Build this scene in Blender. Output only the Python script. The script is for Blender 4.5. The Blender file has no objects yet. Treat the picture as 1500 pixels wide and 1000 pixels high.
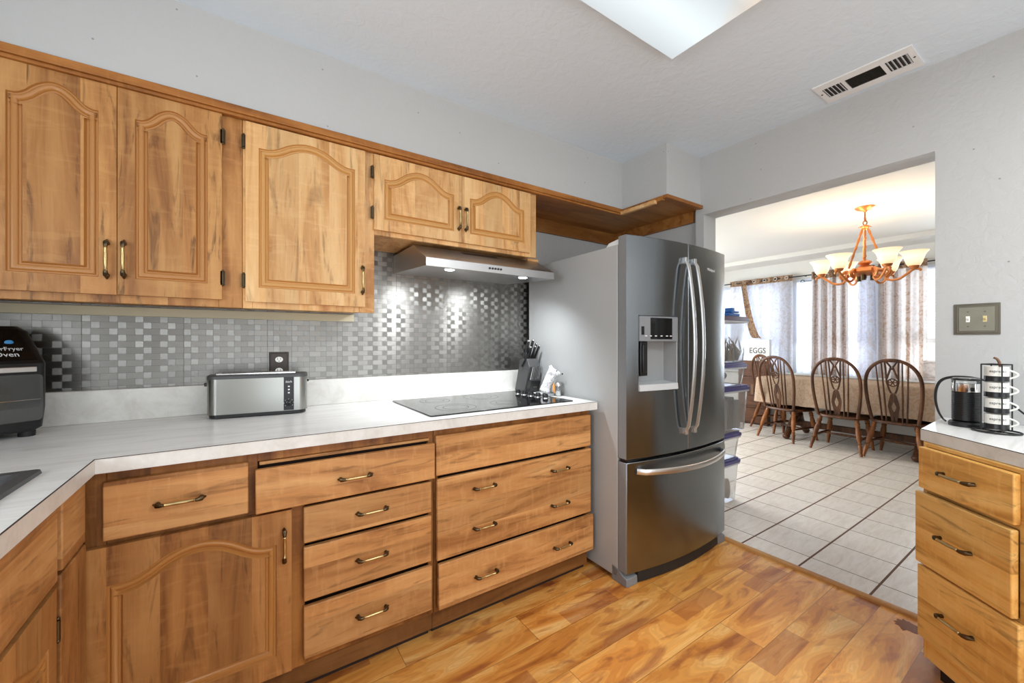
import bpy, bmesh, math, random
from mathutils import Vector, Matrix
random.seed(7)
C = bpy.context.scene.collection
sc = bpy.context.scene
PI = math.pi
R = math.radians

# ------------------------------------------------------------------ camera
cam_d = bpy.data.cameras.new('camera')
cam_d.sensor_width = 36.0
cam_d.lens = 587.5 / 1500 * 36.0
cam_d.clip_start = 0.02
cam = bpy.data.objects.new('camera', cam_d)
C.objects.link(cam)
cam.location = (0, 0, 1.25)
cam.rotation_euler = (R(90), 0, R(-33.82))     # looks between +Y (cabinet wall) and +X (opening)
sc.camera = cam

# ------------------------------------------------------------------ view and world
sc.view_settings.view_transform = 'Standard'
sc.view_settings.look = 'None'
sc.view_settings.exposure = 0.30
sc.view_settings.gamma = 1.0
sc.view_settings.use_curve_mapping = False
w = bpy.data.worlds.new('sky')
sc.world = w
w.use_nodes = True
bg = w.node_tree.nodes['Background']
bg.inputs[0].default_value = (0.86, 0.93, 1.0, 1)
bg.inputs[1].default_value = 1.3

# ------------------------------------------------------------------ daylight and added fill lights
def area(name, loc, rot, sx, sy, power, col=(1, 1, 1)):
    d = bpy.data.lights.new(name, 'AREA')
    d.shape = 'RECTANGLE'; d.size = sx; d.size_y = sy; d.energy = power; d.color = col
    o = bpy.data.objects.new(name, d); C.objects.link(o)
    o.location = loc; o.rotation_euler = rot
    return o
DAY = (0.90, 0.96, 1.0)
area('rear_fill', (0.6, -2.55, 1.0), (R(-90 - 28), 0, R(180)), 2.9, 1.9, 27, DAY)          # added fill through an unseen rear opening, aims +Y and up
area('sink_side_fill', (-1.35, 0.25, 1.5), (0, R(-90 - 25), 0), 0.9, 1.4, 22, DAY)           # added unseen window light over the sink, aims +X
area('dining_daylight', (6.95, 2.1, 1.5), (0, R(90), 0), 1.3, 3.0, 145, DAY)                       # outside the dining windows, aims -X
area('dining_side_fill', (4.3, 4.65, 1.45), (R(-90 + 15), 0, 0), 2.1, 1.4, 92, DAY)           # fill added at the hidden side of the dining room, aims -Y
area('ceiling_fill', (1.45, -0.75, 2.40), (0, 0, 0), 1.2, 0.6, 30, (0.95, 0.98, 1.0))        # invented ceiling fill, kept out of view

# ------------------------------------------------------------------ mesh helpers
class MB:
    """collects geometry with material indices, links it as one mesh object"""
    def __init__(s):
        s.v = []; s.f = []; s.m = []; s.mi = 0
    def mat(s, i):
        s.mi = i; return s
    def add(s, vs, fs):
        o = len(s.v)
        s.v += [tuple(p) for p in vs]
        for f in fs:
            s.f.append([o + i for i in f]); s.m.append(s.mi)
        return s
    def box(s, x0, x1, y0, y1, z0, z1):
        vs = [(x0, y0, z0), (x1, y0, z0), (x1, y1, z0), (x0, y1, z0), (x0, y0, z1), (x1, y0, z1), (x1, y1, z1), (x0, y1, z1)]
        return s.add(vs, [(0, 3, 2, 1), (4, 5, 6, 7), (0, 1, 5, 4), (1, 2, 6, 5), (2, 3, 7, 6), (3, 0, 4, 7)])
    def hexa(s, b, t):
        return s.add(list(b) + list(t), [(0, 3, 2, 1), (4, 5, 6, 7), (0, 1, 5, 4), (1, 2, 6, 5), (2, 3, 7, 6), (3, 0, 4, 7)])
    def prism(s, pts, a, b, axis='z'):
        n = len(pts)
        def P(p, h):
            if axis == 'z': return (p[0], p[1], h)
            if axis == 'y': return (p[0], h, p[1])
            return (h, p[0], p[1])
        vs = [P(p, a) for p in pts] + [P(p, b) for p in pts]
        fs = [tuple(range(n))[::-1], tuple(range(n, 2 * n))]
        fs += [(i, (i + 1) % n, n + (i + 1) % n, n + i) for i in range(n)]
        return s.add(vs, fs)
    def lathe(s, prof, c=(0, 0, 0), d=(0, 0, 1), seg=20, cap=True, squash=None):
        d = Vector(d).normalized()
        q = d.to_track_quat('Z', 'Y').to_matrix()
        c = Vector(c); n = len(prof); vs = []; fs = []
        for r, z in prof:
            for k in range(seg):
                a = 2 * PI * k / seg
                p = Vector((r * math.cos(a), r * math.sin(a), z))
                if squash: p = Vector((p.x * squash[0], p.y * squash[1], p.z))
                vs.append(c + q @ p)
        for i in range(n - 1):
            for k in range(seg):
                k2 = (k + 1) % seg
                fs.append((i * seg + k, i * seg + k2, (i + 1) * seg + k2, (i + 1) * seg + k))
        if cap:
            fs.append(tuple(range(seg))[::-1]); fs.append(tuple(range((n - 1) * seg, n * seg)))
        return s.add(vs, fs)
    def cyl(s, a, b, r, r2=None, seg=16):
        a = Vector(a); b = Vector(b)
        return s.lathe([(r, 0), (r if r2 is None else r2, (b - a).length)], a, b - a, seg)
    def tube(s, pts, r, seg=10, closed=False, flat=None, up=None):
        P = [Vector(p) for p in pts]; n = len(P); vs = []; fs = []
        prev = None
        for i in range(n):
            if closed: t = P[(i + 1) % n] - P[i - 1]
            else: t = P[min(i + 1, n - 1)] - P[max(i - 1, 0)]
            t.normalize()
            if prev is None:
                u = Vector(up) if up else (Vector((0, 0, 1)) if abs(t.z) < .9 else Vector((1, 0, 0)))
            else: u = prev
            u = (u - t * u.dot(t)).normalized(); prev = u
            v = t.cross(u)
            rr = r[i] if isinstance(r, (list, tuple)) else r
            fu, fv = flat if flat else (1, 1)
            for k in range(seg):
                a = 2 * PI * k / seg
                vs.append(P[i] + u * (math.cos(a) * rr * fu) + v * (math.sin(a) * rr * fv))
        m = n if closed else n - 1
        for i in range(m):
            j = (i + 1) % n
            for k in range(seg):
                k2 = (k + 1) % seg
                fs.append((i * seg + k, i * seg + k2, j * seg + k2, j * seg + k))
        if not closed:
            fs.append(tuple(range(seg))[::-1]); fs.append(tuple(range((n - 1) * seg, n * seg)))
        return s.add(vs, fs)
    def grid(s, fn, nu, nv):
        vs = [fn(i / nu, j / nv) for j in range(nv + 1) for i in range(nu + 1)]
        fs = [(j * (nu + 1) + i, j * (nu + 1) + i + 1, (j + 1) * (nu + 1) + i + 1, (j + 1) * (nu + 1) + i) for j in range(nv) for i in range(nu)]
        return s.add(vs, fs)
    def ball(s, c, r, seg=16, rings=10):
        if not isinstance(r, (tuple, list)): r = (r, r, r)
        c = Vector(c)
        def f(u, v):
            a = 2 * PI * u; b = PI * (v - .5) * .998
            return (c.x + r[0] * math.cos(b) * math.cos(a), c.y + r[1] * math.cos(b) * math.sin(a), c.z + r[2] * math.sin(b))
        return s.grid(f, seg, rings)
    def strips(s, loops, closed=True):
        n = len(loops[0]); vs = [p for l in loops for p in l]; fs = []
        for i in range(len(loops) - 1):
            for k in range(n if closed else n - 1):
                k2 = (k + 1) % n
                fs.append((i * n + k, i * n + k2, (i + 1) * n + k2, (i + 1) * n + k))
        return s.add(vs, fs)
    def build(s, name, mats, parent=None, loc=(0, 0, 0), rz=0, bevel=0, smooth=35, fix=True, weld=True, bseg=2):
        me = bpy.data.meshes.new(name)
        me.from_pydata(s.v, [], s.f)
        if not isinstance(mats, (list, tuple)): mats = [mats]
        for m in mats: me.materials.append(m)
        for p, i in zip(me.polygons, s.m): p.material_index = min(i, len(mats) - 1)
        bm = bmesh.new(); bm.from_mesh(me)
        if weld: bmesh.ops.remove_doubles(bm, verts=bm.verts, dist=1e-5)
        if fix: bmesh.ops.recalc_face_normals(bm, faces=bm.faces)
        lim = R(smooth)
        for f in bm.faces: f.smooth = True
        for e in bm.edges:
            if len(e.link_faces) != 2 or e.calc_face_angle(0) > lim: e.smooth = False
        bm.to_mesh(me); bm.free()
        o = bpy.data.objects.new(name, me); C.objects.link(o)
        if parent: o.parent = parent
        o.location = loc; o.rotation_euler = (0, 0, rz)
        if bevel:
            b = o.modifiers.new('bevel', 'BEVEL'); b.width = bevel; b.segments = bseg; b.limit_method = 'ANGLE'; b.angle_limit = R(40)
            b.harden_normals = False
        return o

def tag(o, label, cat, group=None):
    o['label'] = label; o['category'] = cat
    if group: o['group'] = group
    return o
def thing(name, label, cat, loc=(0, 0, 0), rz=0, group=None):
    o = bpy.data.objects.new(name, None); C.objects.link(o)
    o.empty_display_size = .05
    o.location = loc; o.rotation_euler = (0, 0, rz)
    return tag(o, label, cat, group)
def struct(o):
    o['kind'] = 'structure'; return o
def dup(root, loc=None, rz=None, label=None):
    r = root.copy(); C.objects.link(r)
    if loc is not None: r.location = loc
    if rz is not None: r.rotation_euler = (0, 0, rz)
    if label: r['label'] = label
    for ch in list(root.children):
        c = ch.copy(); C.objects.link(c); c.parent = r
        for g in list(ch.children):
            d = g.copy(); C.objects.link(d); d.parent = c
    return r
def lettering(txt, size, mat, parent, loc, rot, depth=.0008, cyl=None, align='CENTER', name='lettering', sx=1.0):
    cu = bpy.data.curves.new('txt', 'FONT'); cu.body = txt; cu.size = size; cu.extrude = depth
    cu.align_x = align; cu.align_y = 'CENTER'; cu.resolution_u = 3
    t = bpy.data.objects.new('txt', cu); C.objects.link(t)
    bpy.context.view_layer.update()
    me = bpy.data.meshes.new_from_object(t.evaluated_get(bpy.context.evaluated_depsgraph_get()))
    bpy.data.objects.remove(t); bpy.data.curves.remove(cu)
    for v in me.vertices: v.co.x *= sx
    if cyl:      # wrap round a vertical cylinder of radius cyl, facing -y
        for v in me.vertices:
            a = v.co.x / cyl; r = cyl + v.co.z
            v.co = Vector((r * math.sin(a), -r * math.cos(a), v.co.y))
    me.materials.clear(); me.materials.append(mat)
    o = bpy.data.objects.new(name, me); C.objects.link(o)
    if parent: o.parent = parent
    o.location = loc; o.rotation_euler = rot
    return o

# ------------------------------------------------------------------ materials
def srgb(r, g, b):
    f = lambda c: (c / 255 / 12.92) if c / 255 <= .04045 else ((c / 255 + .055) / 1.055) ** 2.4
    return (f(r), f(g), f(b), 1)
class NT:
    def __init__(s, name):
        s.m = bpy.data.materials.new(name); s.m.use_nodes = True
        s.t = s.m.node_tree; s.p = s.t.nodes['Principled BSDF']; s.out = s.t.nodes['Material Output']
    def n(s, typ, _p=None, **kw):
        nd = s.t.nodes.new('ShaderNode' + typ)
        for k, v in (_p or {}).items(): setattr(nd, k, v)
        for k, v in kw.items():
            k = k.replace('_', ' ')
            if k.startswith('i') and k[1:].isdigit(): inp = nd.inputs[int(k[1:])]
            else: inp = nd.inputs[k]
            s.set(inp, v)
        return nd
    def set(s, inp, v):
        if isinstance(v, bpy.types.NodeSocket): s.t.links.new(v, inp)
        elif isinstance(v, bpy.types.Node): s.t.links.new(v.outputs[0], inp)
        else: inp.default_value = v
    def P(s, **kw):
        for k, v in kw.items(): s.set(s.p.inputs[k.replace('_', ' ')], v)
        return s
    def math(s, op, a, b=0.0, c=0.0, clamp=False):
        nd = s.t.nodes.new('ShaderNodeMath'); nd.operation = op; nd.use_clamp = clamp
        s.set(nd.inputs[0], a); s.set(nd.inputs[1], b); s.set(nd.inputs[2], c)
        return nd.outputs[0]
    def mix(s, f, a, b, mode='MIX'):
        nd = s.t.nodes.new('ShaderNodeMix'); nd.data_type = 'RGBA'; nd.blend_type = mode
        s.set(nd.inputs[0], f); s.set(nd.inputs[6], a); s.set(nd.inputs[7], b)
        return nd.outputs[2]
    def ramp(s, f, stops):
        nd = s.t.nodes.new('ShaderNodeValToRGB'); e = nd.color_ramp.elements
        while len(e) < len(stops): e.new(.5)
        for el, (p, c) in zip(e, stops):
            el.position = p; el.color = c if len(c) == 4 else (*c, 1)
        s.set(nd.inputs[0], f)
        return nd.outputs[0]
    def coord(s, kind='Object', scale=(1, 1, 1), rnd=0, rot=(0, 0, 0)):
        tc = s.t.nodes.new('ShaderNodeTexCoord').outputs[kind]
        if rnd:
            oi = s.t.nodes.new('ShaderNodeObjectInfo').outputs['Random']
            m = s.math('MULTIPLY', oi, rnd)
            cx = s.n('CombineXYZ', X=m, Y=m, Z=m)
            a = s.n('VectorMath', {'operation': 'ADD'}); s.set(a.inputs[0], tc); s.set(a.inputs[1], cx.outputs[0]); tc = a.outputs[0]
        mp = s.n('Mapping', Vector=tc); mp.inputs['Scale'].default_value = scale; mp.inputs['Rotation'].default_value = rot
        return mp.outputs[0]
    def noise(s, vec, scale=1.0, detail=3.0, rough=.5, dist=0.0):
        return s.n('TexNoise', Vector=vec, Scale=scale, Detail=detail, Roughness=rough, Distortion=dist).outputs['Fac']
    def bump(s, h, strength=.2, dist=.01):
        return s.n('Bump', Height=h, Strength=strength, Distance=dist).outputs[0]
def simple(name, col, rough=.5, metal=0, **kw):
    t = NT(name); t.P(Base_Color=col, Roughness=rough, Metallic=metal)
    # a touch of procedural variation in roughness
    v = t.noise(t.coord(scale=(14, 14, 14)), 1, 3)
    t.P(Roughness=t.math('ADD', t.math('MULTIPLY', v, .12), max(rough - .06, .02)))
    t.P(**kw)
    return t.m

def wood(name, axis, dark, mid, light, rough=.42, board=.115, streak=.55):
    t = NT(name)
    al = 'xyz'.index(axis)
    def sc_(a, l): return tuple(l if i == al else a for i in range(3))
    base = t.coord('Object', (1, 1, 1), rnd=23)
    sep = t.n('SeparateXYZ', Vector=base)
    across = sep.outputs['Z' if axis != 'z' else 'X']
    bi = t.math('FLOOR', t.math('DIVIDE', across, board))
    wn = t.n('TexWhiteNoise', {'noise_dimensions': '1D'}, W=bi)
    shift = t.math('MULTIPLY', wn.outputs['Value'], 3.0)
    sh = t.n('CombineXYZ', X=shift, Y=shift, Z=shift)
    a = t.n('VectorMath', {'operation': 'ADD'}); t.set(a.inputs[0], base); t.set(a.inputs[1], sh.outputs[0])
    def mp(s_): 
        m = t.n('Mapping', Vector=a.outputs[0]); m.inputs['Scale'].default_value = s_; return m.outputs[0]
    n1 = t.noise(mp(sc_(9, 1.3)), 1, 5, .55, 1.3)
    n2 = t.noise(mp(sc_(150, 5)), 1, 3, .6, .2)
    n3 = t.noise(mp(sc_(22, 2.6)), 1, 4, .6, 1.8)
    n4 = t.noise(mp(sc_(10, 40)), 1, 3, .6, .5)
    col = t.ramp(n1, [(.30, dark), (.47, mid), (.68, light)])
    st = t.ramp(n3, [(.56, (0, 0, 0, 1)), (.70, (1, 1, 1, 1))])
    col = t.mix(t.math('MULTIPLY', st, streak), col, tuple(c * .36 for c in dark[:3]) + (1,))
    col = t.mix(t.math('MULTIPLY', n2, .55), col, t.mix(1.0, col, (.62, .55, .48, 1), 'MULTIPLY'))
    fl = t.ramp(n4, [(.52, (0, 0, 0, 1)), (.66, (1, 1, 1, 1))])
    col = t.mix(t.math('MULTIPLY', fl, .22), col, light)
    br = t.math('ADD', t.math('MULTIPLY', wn.outputs['Value'], .30), .86)
    bc = t.n('CombineXYZ', X=br, Y=br, Z=br)
    col = t.mix(1.0, col, bc.outputs[0], 'MULTIPLY')
    t.P(Base_Color=col, Roughness=t.math('ADD', t.math('MULTIPLY', n2, .2), rough - .08), Normal=t.bump(n2, .08, .004))
    t.p.inputs['Specular IOR Level'].default_value = .35
    return t.m

UD, UM, UL = srgb(190, 132, 74), srgb(224, 174, 114), srgb(238, 198, 142)
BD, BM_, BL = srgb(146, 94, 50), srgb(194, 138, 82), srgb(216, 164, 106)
M = {}
M['wood_v'] = wood('honey_wood_upright', 'z', UD, UM, UL)
M['wood_dim'] = wood('honey_wood_dimmed', 'z', srgb(140, 88, 42), srgb(180, 126, 70), srgb(204, 154, 94), streak=.8)  # honey wood toned darker; weaker light at the left is painted in
M['wood_h'] = wood('honey_wood_level', 'x', UD, UM, UL)
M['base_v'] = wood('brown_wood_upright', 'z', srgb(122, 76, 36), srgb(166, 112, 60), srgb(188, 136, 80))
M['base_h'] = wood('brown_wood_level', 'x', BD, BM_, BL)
GD, GM, GL = srgb(182, 126, 58), srgb(224, 170, 90), srgb(240, 196, 120)
M['corner_h'] = wood('golden_wood_level', 'x', GD, GM, GL)
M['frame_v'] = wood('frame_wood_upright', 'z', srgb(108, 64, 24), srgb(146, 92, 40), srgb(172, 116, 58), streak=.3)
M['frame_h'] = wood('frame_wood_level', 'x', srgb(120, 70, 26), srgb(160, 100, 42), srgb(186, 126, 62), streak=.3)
M['toe_shaded'] = wood('toe_wood_shaded', 'x', srgb(84, 50, 22), srgb(116, 74, 34), srgb(136, 92, 48), streak=.3)  # darker frame wood; shade at the cabinet foot is in the colour
M['board'] = wood('pine_board', 'x', srgb(120, 72, 30), srgb(156, 100, 46), srgb(176, 122, 64), streak=.4, board=.3)
M['moulding'] = simple('tan_moulding', srgb(200, 146, 80), .36)
M['mould_base'] = simple('tan_moulding_base', srgb(176, 120, 62), .36)
M['brass'] = simple('aged_brass', srgb(196, 172, 122), .30, 1)
M['bronze'] = simple('antique_bronze', srgb(92, 78, 58), .35, 1)
M['gap_shade'] = simple('painted_gap_shade', srgb(38, 22, 12), .8)  # near-black, paints shade into drawer gaps and toe recesses
M['chair_wood'] = wood('dark_oak', 'z', srgb(48, 27, 14), srgb(82, 48, 26), srgb(112, 70, 40), streak=.4, board=.5)
M['crate'] = wood('crate_wood', 'x', srgb(60, 36, 22), srgb(92, 58, 38), srgb(116, 78, 54), streak=.4, board=.2)
M['leg_wood'] = wood('oak_leg', 'z', srgb(84, 46, 20), srgb(130, 78, 38), srgb(160, 102, 56), streak=.3, board=.5)
M['reflect_panel'] = wood('reflect_panel_wood', 'z', srgb(138, 130, 122), srgb(160, 152, 144), srgb(178, 170, 160), board=.2, streak=.2)  # tone invented for unseen surfaces that the refrigerator doors reflect
M['trim_wood'] = wood('oak_strip', 'y', srgb(178, 116, 58), srgb(206, 146, 82), srgb(222, 168, 104), board=.4, streak=.2)

def plaster(name, col, amp=.35, scale=30, specks=0.0):
    t = NT(name)
    c = t.coord('Object')
    n = t.noise(c, scale, 5, .6, .6); n2 = t.noise(c, 2.2, 4, .5)
    sp_ = t.n('SeparateXYZ', Vector=c); v2 = t.n('CombineXYZ', X=t.math('ADD', sp_.outputs[0], sp_.outputs[1]), Y=sp_.outputs[2])
    v = t.n('TexVoronoi', {'voronoi_dimensions': '2D'}, Vector=v2.outputs[0], Scale=4.6)
    keep = t.math('GREATER_THAN', t.n('SeparateColor', Color=v.outputs['Color']).outputs[0], .45)
    spot = t.math('MULTIPLY', t.math('MULTIPLY', t.math('LESS_THAN', v.outputs['Distance'], .015), keep), specks)
    cc = t.mix(t.math('MULTIPLY', n2, .25), col, tuple(x * .86 for x in col[:3]) + (1,))
    cc = t.mix(t.math('MULTIPLY', spot, .6), cc, (.12, .11, .10, 1))
    t.P(Base_Color=cc, Roughness=.62, Normal=t.bump(n, amp, .006))
    t.p.inputs['Specular IOR Level'].default_value = .3
    return t.m
M['wall'] = plaster('white_plaster', srgb(191, 191, 189), specks=.9)
M['ceil'] = plaster('ceiling_plaster', srgb(220, 231, 240), .5, 22)
M['dwall'] = plaster('dining_plaster', srgb(226, 223, 216), .15)
M['white'] = simple('white_paint', srgb(232, 232, 230), .45)
M['cream'] = simple('cream_paint', srgb(196, 188, 160), .5)

def counter_mat():
    t = NT('pale_laminate'); c = t.coord('Object')
    n1 = t.noise(t.coord('Object', (3, 22, 10)), 1, 6, .65, .8); n2 = t.noise(c, 40, 3)
    col = t.ramp(n1, [(.3, srgb(220, 219, 214)), (.5, srgb(241, 240, 237)), (.7, srgb(247, 246, 244))])
    col = t.mix(t.math('MULTIPLY', n2, .15), col, srgb(208, 204, 196))
    t.P(Base_Color=col, Roughness=.30)
    return t.m
M['counter'] = counter_mat()
def curb_mat():
    t = NT('speckled_laminate'); c = t.coord('Object')
    n1 = t.noise(c, 9, 6, .7, .5); n2 = t.noise(c, 60, 3)
    col = t.ramp(n1, [(.3, srgb(208, 204, 195)), (.5, srgb(226, 224, 218)), (.7, srgb(236, 234, 229))])
    col = t.mix(t.math('MULTIPLY', n2, .25), col, srgb(180, 174, 164))
    t.P(Base_Color=col, Roughness=.35)
    return t.m
M['curb'] = curb_mat()

def floor_mat():
    t = NT('acacia_laminate')
    c = t.n('Mapping', Vector=t.coord('Object')); c.inputs['Location'].default_value = (.21, -.067, 0); c = c.outputs[0]
    b = t.n('TexBrick', {'offset': .41, 'offset_frequency': 2}, Vector=c, Color1=(0, 0, 0, 1), Color2=(1, 1, 1, 1), Mortar=(.5, .5, .5, 1), Scale=1.0)
    b.inputs['Mortar Size'].default_value = .0012; b.inputs['Brick Width'].default_value = 1.24; b.inputs['Row Height'].default_value = .18
    b.inputs['Mortar Smooth'].default_value = .0; b.inputs['Bias'].default_value = 0
    id_ = t.n('SeparateColor', Color=b.outputs['Color']).outputs[0]
    off = t.math('MULTIPLY', id_, 31.0)
    o = t.n('CombineXYZ', X=off, Y=off, Z=off)
    a = t.n('VectorMath', {'operation': 'ADD'}); t.set(a.inputs[0], c); t.set(a.inputs[1], o.outputs[0])
    def mp(s_):
        m = t.n('Mapping', Vector=a.outputs[0]); m.inputs['Scale'].default_value = s_; return m.outputs[0]
    n1 = t.noise(mp((1.5, 7.5, 1)), 1, 4, .5, 1.6)
    n2 = t.noise(mp((6, 110, 1)), 1, 3, .6, .4)
    n3 = t.noise(mp((2.0, 8, 1)), 1, 3, .5, 2.2)
    rings = t.math('MULTIPLY', t.math('ADD', t.math('SINE', t.math('MULTIPLY', n1, 90.0)), 1.0), .5)
    col = t.ramp(n1, [(.28, srgb(172, 100, 42)), (.42, srgb(220, 146, 64)), (.56, srgb(240, 176, 92)), (.74, srgb(250, 204, 130))])
    st = t.ramp(n3, [(.55, (0, 0, 0, 1)), (.68, (1, 1, 1, 1))])
    col = t.mix(t.math('MULTIPLY', st, .66), col, srgb(160, 88, 50))
    col = t.mix(t.math('MULTIPLY', rings, .26), col, t.mix(1.0, col, (.58, .46, .38, 1), 'MULTIPLY'))
    col = t.mix(t.math('MULTIPLY', n2, .38), col, t.mix(1.0, col, (.68, .58, .5, 1), 'MULTIPLY'))
    # a few darker printed blocks
    kb_ = t.n('TexBrick', {'offset': .43}, Vector=c, Color1=(0, 0, 0, 1), Color2=(1, 1, 1, 1), Mortar=(.5, .5, .5, 1), Scale=1.0)
    kb_.inputs['Mortar Size'].default_value = 0; kb_.inputs['Brick Width'].default_value = .31; kb_.inputs['Row Height'].default_value = .09; kb_.inputs['Bias'].default_value = 0
    dk = t.math('GREATER_THAN', t.n('SeparateColor', Color=kb_.outputs['Color']).outputs[0], .90)
    br = t.math('SUBTRACT', t.math('ADD', t.math('MULTIPLY', id_, .16), .92), t.math('MULTIPLY', dk, .28))
    col = t.mix(1.0, col, t.n('CombineXYZ', X=br, Y=t.math('MULTIPLY', br, t.math('SUBTRACT', 1.0, t.math('MULTIPLY', dk, .12))), Z=br).outputs[0], 'MULTIPLY')
    # plank joints, wider boards of two strips
    j = t.n('TexBrick', {'offset': .41}, Vector=c, Color1=(0, 0, 0, 1), Color2=(0, 0, 0, 1), Mortar=(1, 1, 1, 1), Scale=1.0)
    j.inputs['Mortar Size'].default_value = .0014; j.inputs['Brick Width'].default_value = 1.24; j.inputs['Row Height'].default_value = .18
    js = t.n('SeparateColor', Color=j.outputs['Color']).outputs[0]
    col = t.mix(t.math('MULTIPLY', js, .55), col, srgb(70, 36, 16))
    t.P(Base_Color=col, Roughness=t.math('ADD', t.math('MULTIPLY', n2, .12), .26), Normal=t.bump(t.math('SUBTRACT', t.math('MULTIPLY', n2, .2), js), .12, .003))
    return t.m
M['floor'] = floor_mat()

def tile_mat():
    t = NT('beige_floor_tile')
    c = t.coord('Object')
    sep = t.n('SeparateXYZ', Vector=c)
    x = t.math('DIVIDE', t.math('SUBTRACT', sep.outputs[0], 2.730), .3075); y = t.math('DIVIDE', t.math('SUBTRACT', sep.outputs[1], .661), .3062)
    def line(v, wd):
        fr = t.math('FRACT', t.math('ADD', v, 100.0))
        d = t.math('MINIMUM', fr, t.math('SUBTRACT', 1.0, fr))
        return t.math('LESS_THAN', d, wd)
    gx = line(x, .009); gy = line(y, .017)
    g = t.math('MAXIMUM', gx, gy)
    idv = t.n('CombineXYZ', X=t.math('FLOOR', x), Y=t.math('FLOOR', y))
    wn = t.n('TexWhiteNoise', Vector=idv.outputs[0])
    n1 = t.noise(t.coord('Object', (6, 34, 1)), 1, 6, .7, .8)
    n2 = t.noise(c, 7, 4)
    col = t.ramp(n1, [(.3, srgb(216, 204, 190)), (.55, srgb(236, 228, 218)), (.75, srgb(244, 238, 230))])
    col = t.mix(t.math('MULTIPLY', n2, .35), col, srgb(204, 190, 174))
    br = t.math('ADD', t.math('MULTIPLY', wn.outputs['Value'], .08), .94)
    col = t.mix(1.0, col, t.n('CombineXYZ', X=br, Y=br, Z=br).outputs[0], 'MULTIPLY')
    col = t.mix(g, col, srgb(104, 74, 56))
    t.P(Base_Color=col, Roughness=t.mix(g, (.32, .32, .32, 1), (.9, .9, .9, 1)), Normal=t.bump(t.math('SUBTRACT', t.math('MULTIPLY', n1, .12), g), .25, .004))
    return t.m
M['tile'] = tile_mat()

def brushed(name, col, rough=.3, aniso=.6, axis='x', streak=.08, rot=0.0):
    """stainless steel with fine brush marks along one axis"""
    t = NT(name)
    s_ = {'x': (2, 60, 420), 'z': (420, 60, 2)}[axis]
    n = t.noise(t.coord('Object', s_), 1, 2, .5)
    n2 = t.noise(t.coord('Object', (3, 3, 3)), 1, 3)
    t.P(Base_Color=col, Metallic=1.0, Roughness=t.math('ADD', t.math('MULTIPLY', n, streak), rough) if streak else rough)
    tg = t.n('Tangent', {'direction_type': 'RADIAL', 'axis': 'Z'})
    t.P(Anisotropic=aniso, Tangent=tg.outputs[0], Anisotropic_Rotation=rot)
    return t.m
M['steel'] = brushed('brushed_stainless', (.262, .282, .300, 1), .22, .85, streak=0, rot=.25)
M['steel_hood'] = brushed('hood_stainless', (.62, .62, .62, 1), .34, .5, streak=.03, rot=.25)
M['steel_light'] = brushed('bright_stainless', (.70, .70, .69, 1), .30, .2)
M['steel_toast'] = brushed('toaster_stainless', (.36, .36, .335, 1), .28, .4, streak=.03, rot=.25)
M['chrome'] = simple('chrome', (.8, .8, .8, 1), .12, 1)
M['fridge_side'] = simple('grey_enamel', srgb(176, 177, 176), .34)
M['fridge_trim'] = simple('grey_plastic', srgb(128, 130, 132), .4)
M['recess'] = simple('mid_grey_plastic', srgb(150, 151, 151), .4)
M['light_plastic'] = simple('pale_grey_plastic', srgb(196, 198, 198), .35)
M['black'] = simple('black_plastic', srgb(24, 24, 25), .35)
M['black_gloss'] = simple('black_glass', srgb(10, 10, 11), .08)
M['black_soft'] = simple('matte_black', srgb(30, 29, 28), .6)
M['black_wire'] = simple('black_wire', srgb(22, 21, 20), .45)
M['grey_dark'] = simple('dark_grey', srgb(74, 74, 74), .45)
M['umber'] = simple('dark_umber', srgb(58, 50, 44), .4, .3)
M['pewter'] = simple('pewter', srgb(122, 118, 104), .42, .85)
M['pewter_dark'] = simple('dark_pewter', srgb(98, 92, 80), .42, .8)
M['ivory'] = simple('ivory_plastic', srgb(214, 196, 140), .4)
M['porcelain'] = simple('white_porcelain', srgb(238, 236, 228), .18)
M['ink'] = simple('dark_ink', srgb(40, 38, 36), .6)
M['white_ink'] = simple('white_ink', srgb(225, 225, 225), .5)
M['blue_ink'] = simple('blue_ink', srgb(60, 140, 200), .5)
M['purple_lid'] = simple('violet_lid', srgb(82, 78, 138), .38)
M['purple_lid_dusk'] = simple('plum_lid', srgb(104, 84, 106), .38)
M['lid_rim'] = simple('milky_rim', srgb(206, 206, 212), .4)
M['blue'] = simple('blue_plastic', srgb(42, 110, 190), .4)
M['card'] = simple('brown_card', srgb(118, 86, 62), .7)
M['copper'] = simple('copper_finish', srgb(214, 140, 84), .34, .75)
M['copper_dark'] = simple('dark_copper', srgb(150, 92, 56), .38, .75)
M['grout'] = simple('dark_seam', srgb(52, 46, 42), .7)

def glassy(name, col, alpha, rough=.1):
    t = NT(name)
    tr = t.n('BsdfTransparent', Color=col); gl = t.n('BsdfGlossy', Color=(1, 1, 1, 1), Roughness=rough); di = t.n('BsdfDiffuse', Color=col)
    m1 = t.n('MixShader', Fac=alpha); t.set(m1.inputs[1], tr.outputs[0]); t.set(m1.inputs[2], di.outputs[0])
    fr = t.n('Fresnel', IOR=1.45)
    m2 = t.n('MixShader', Fac=fr.outputs[0]); t.set(m2.inputs[1], m1.outputs[0]); t.set(m2.inputs[2], gl.outputs[0])
    t.set(t.out.inputs[0], m2.outputs[0])
    return t.m
M['bin'] = glassy('clear_plastic', (.90, .91, .92, 1), .22, .15)
M['pane'] = glassy('window_glass', (.96, .98, 1, 1), .0, .03)
M['door_glass'] = glassy('smoked_glass', (.55, .56, .54, 1), .12, .06)
M['clear_glass'] = glassy('clear_glass', (.93, .95, .95, 1), .08, .04)

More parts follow.
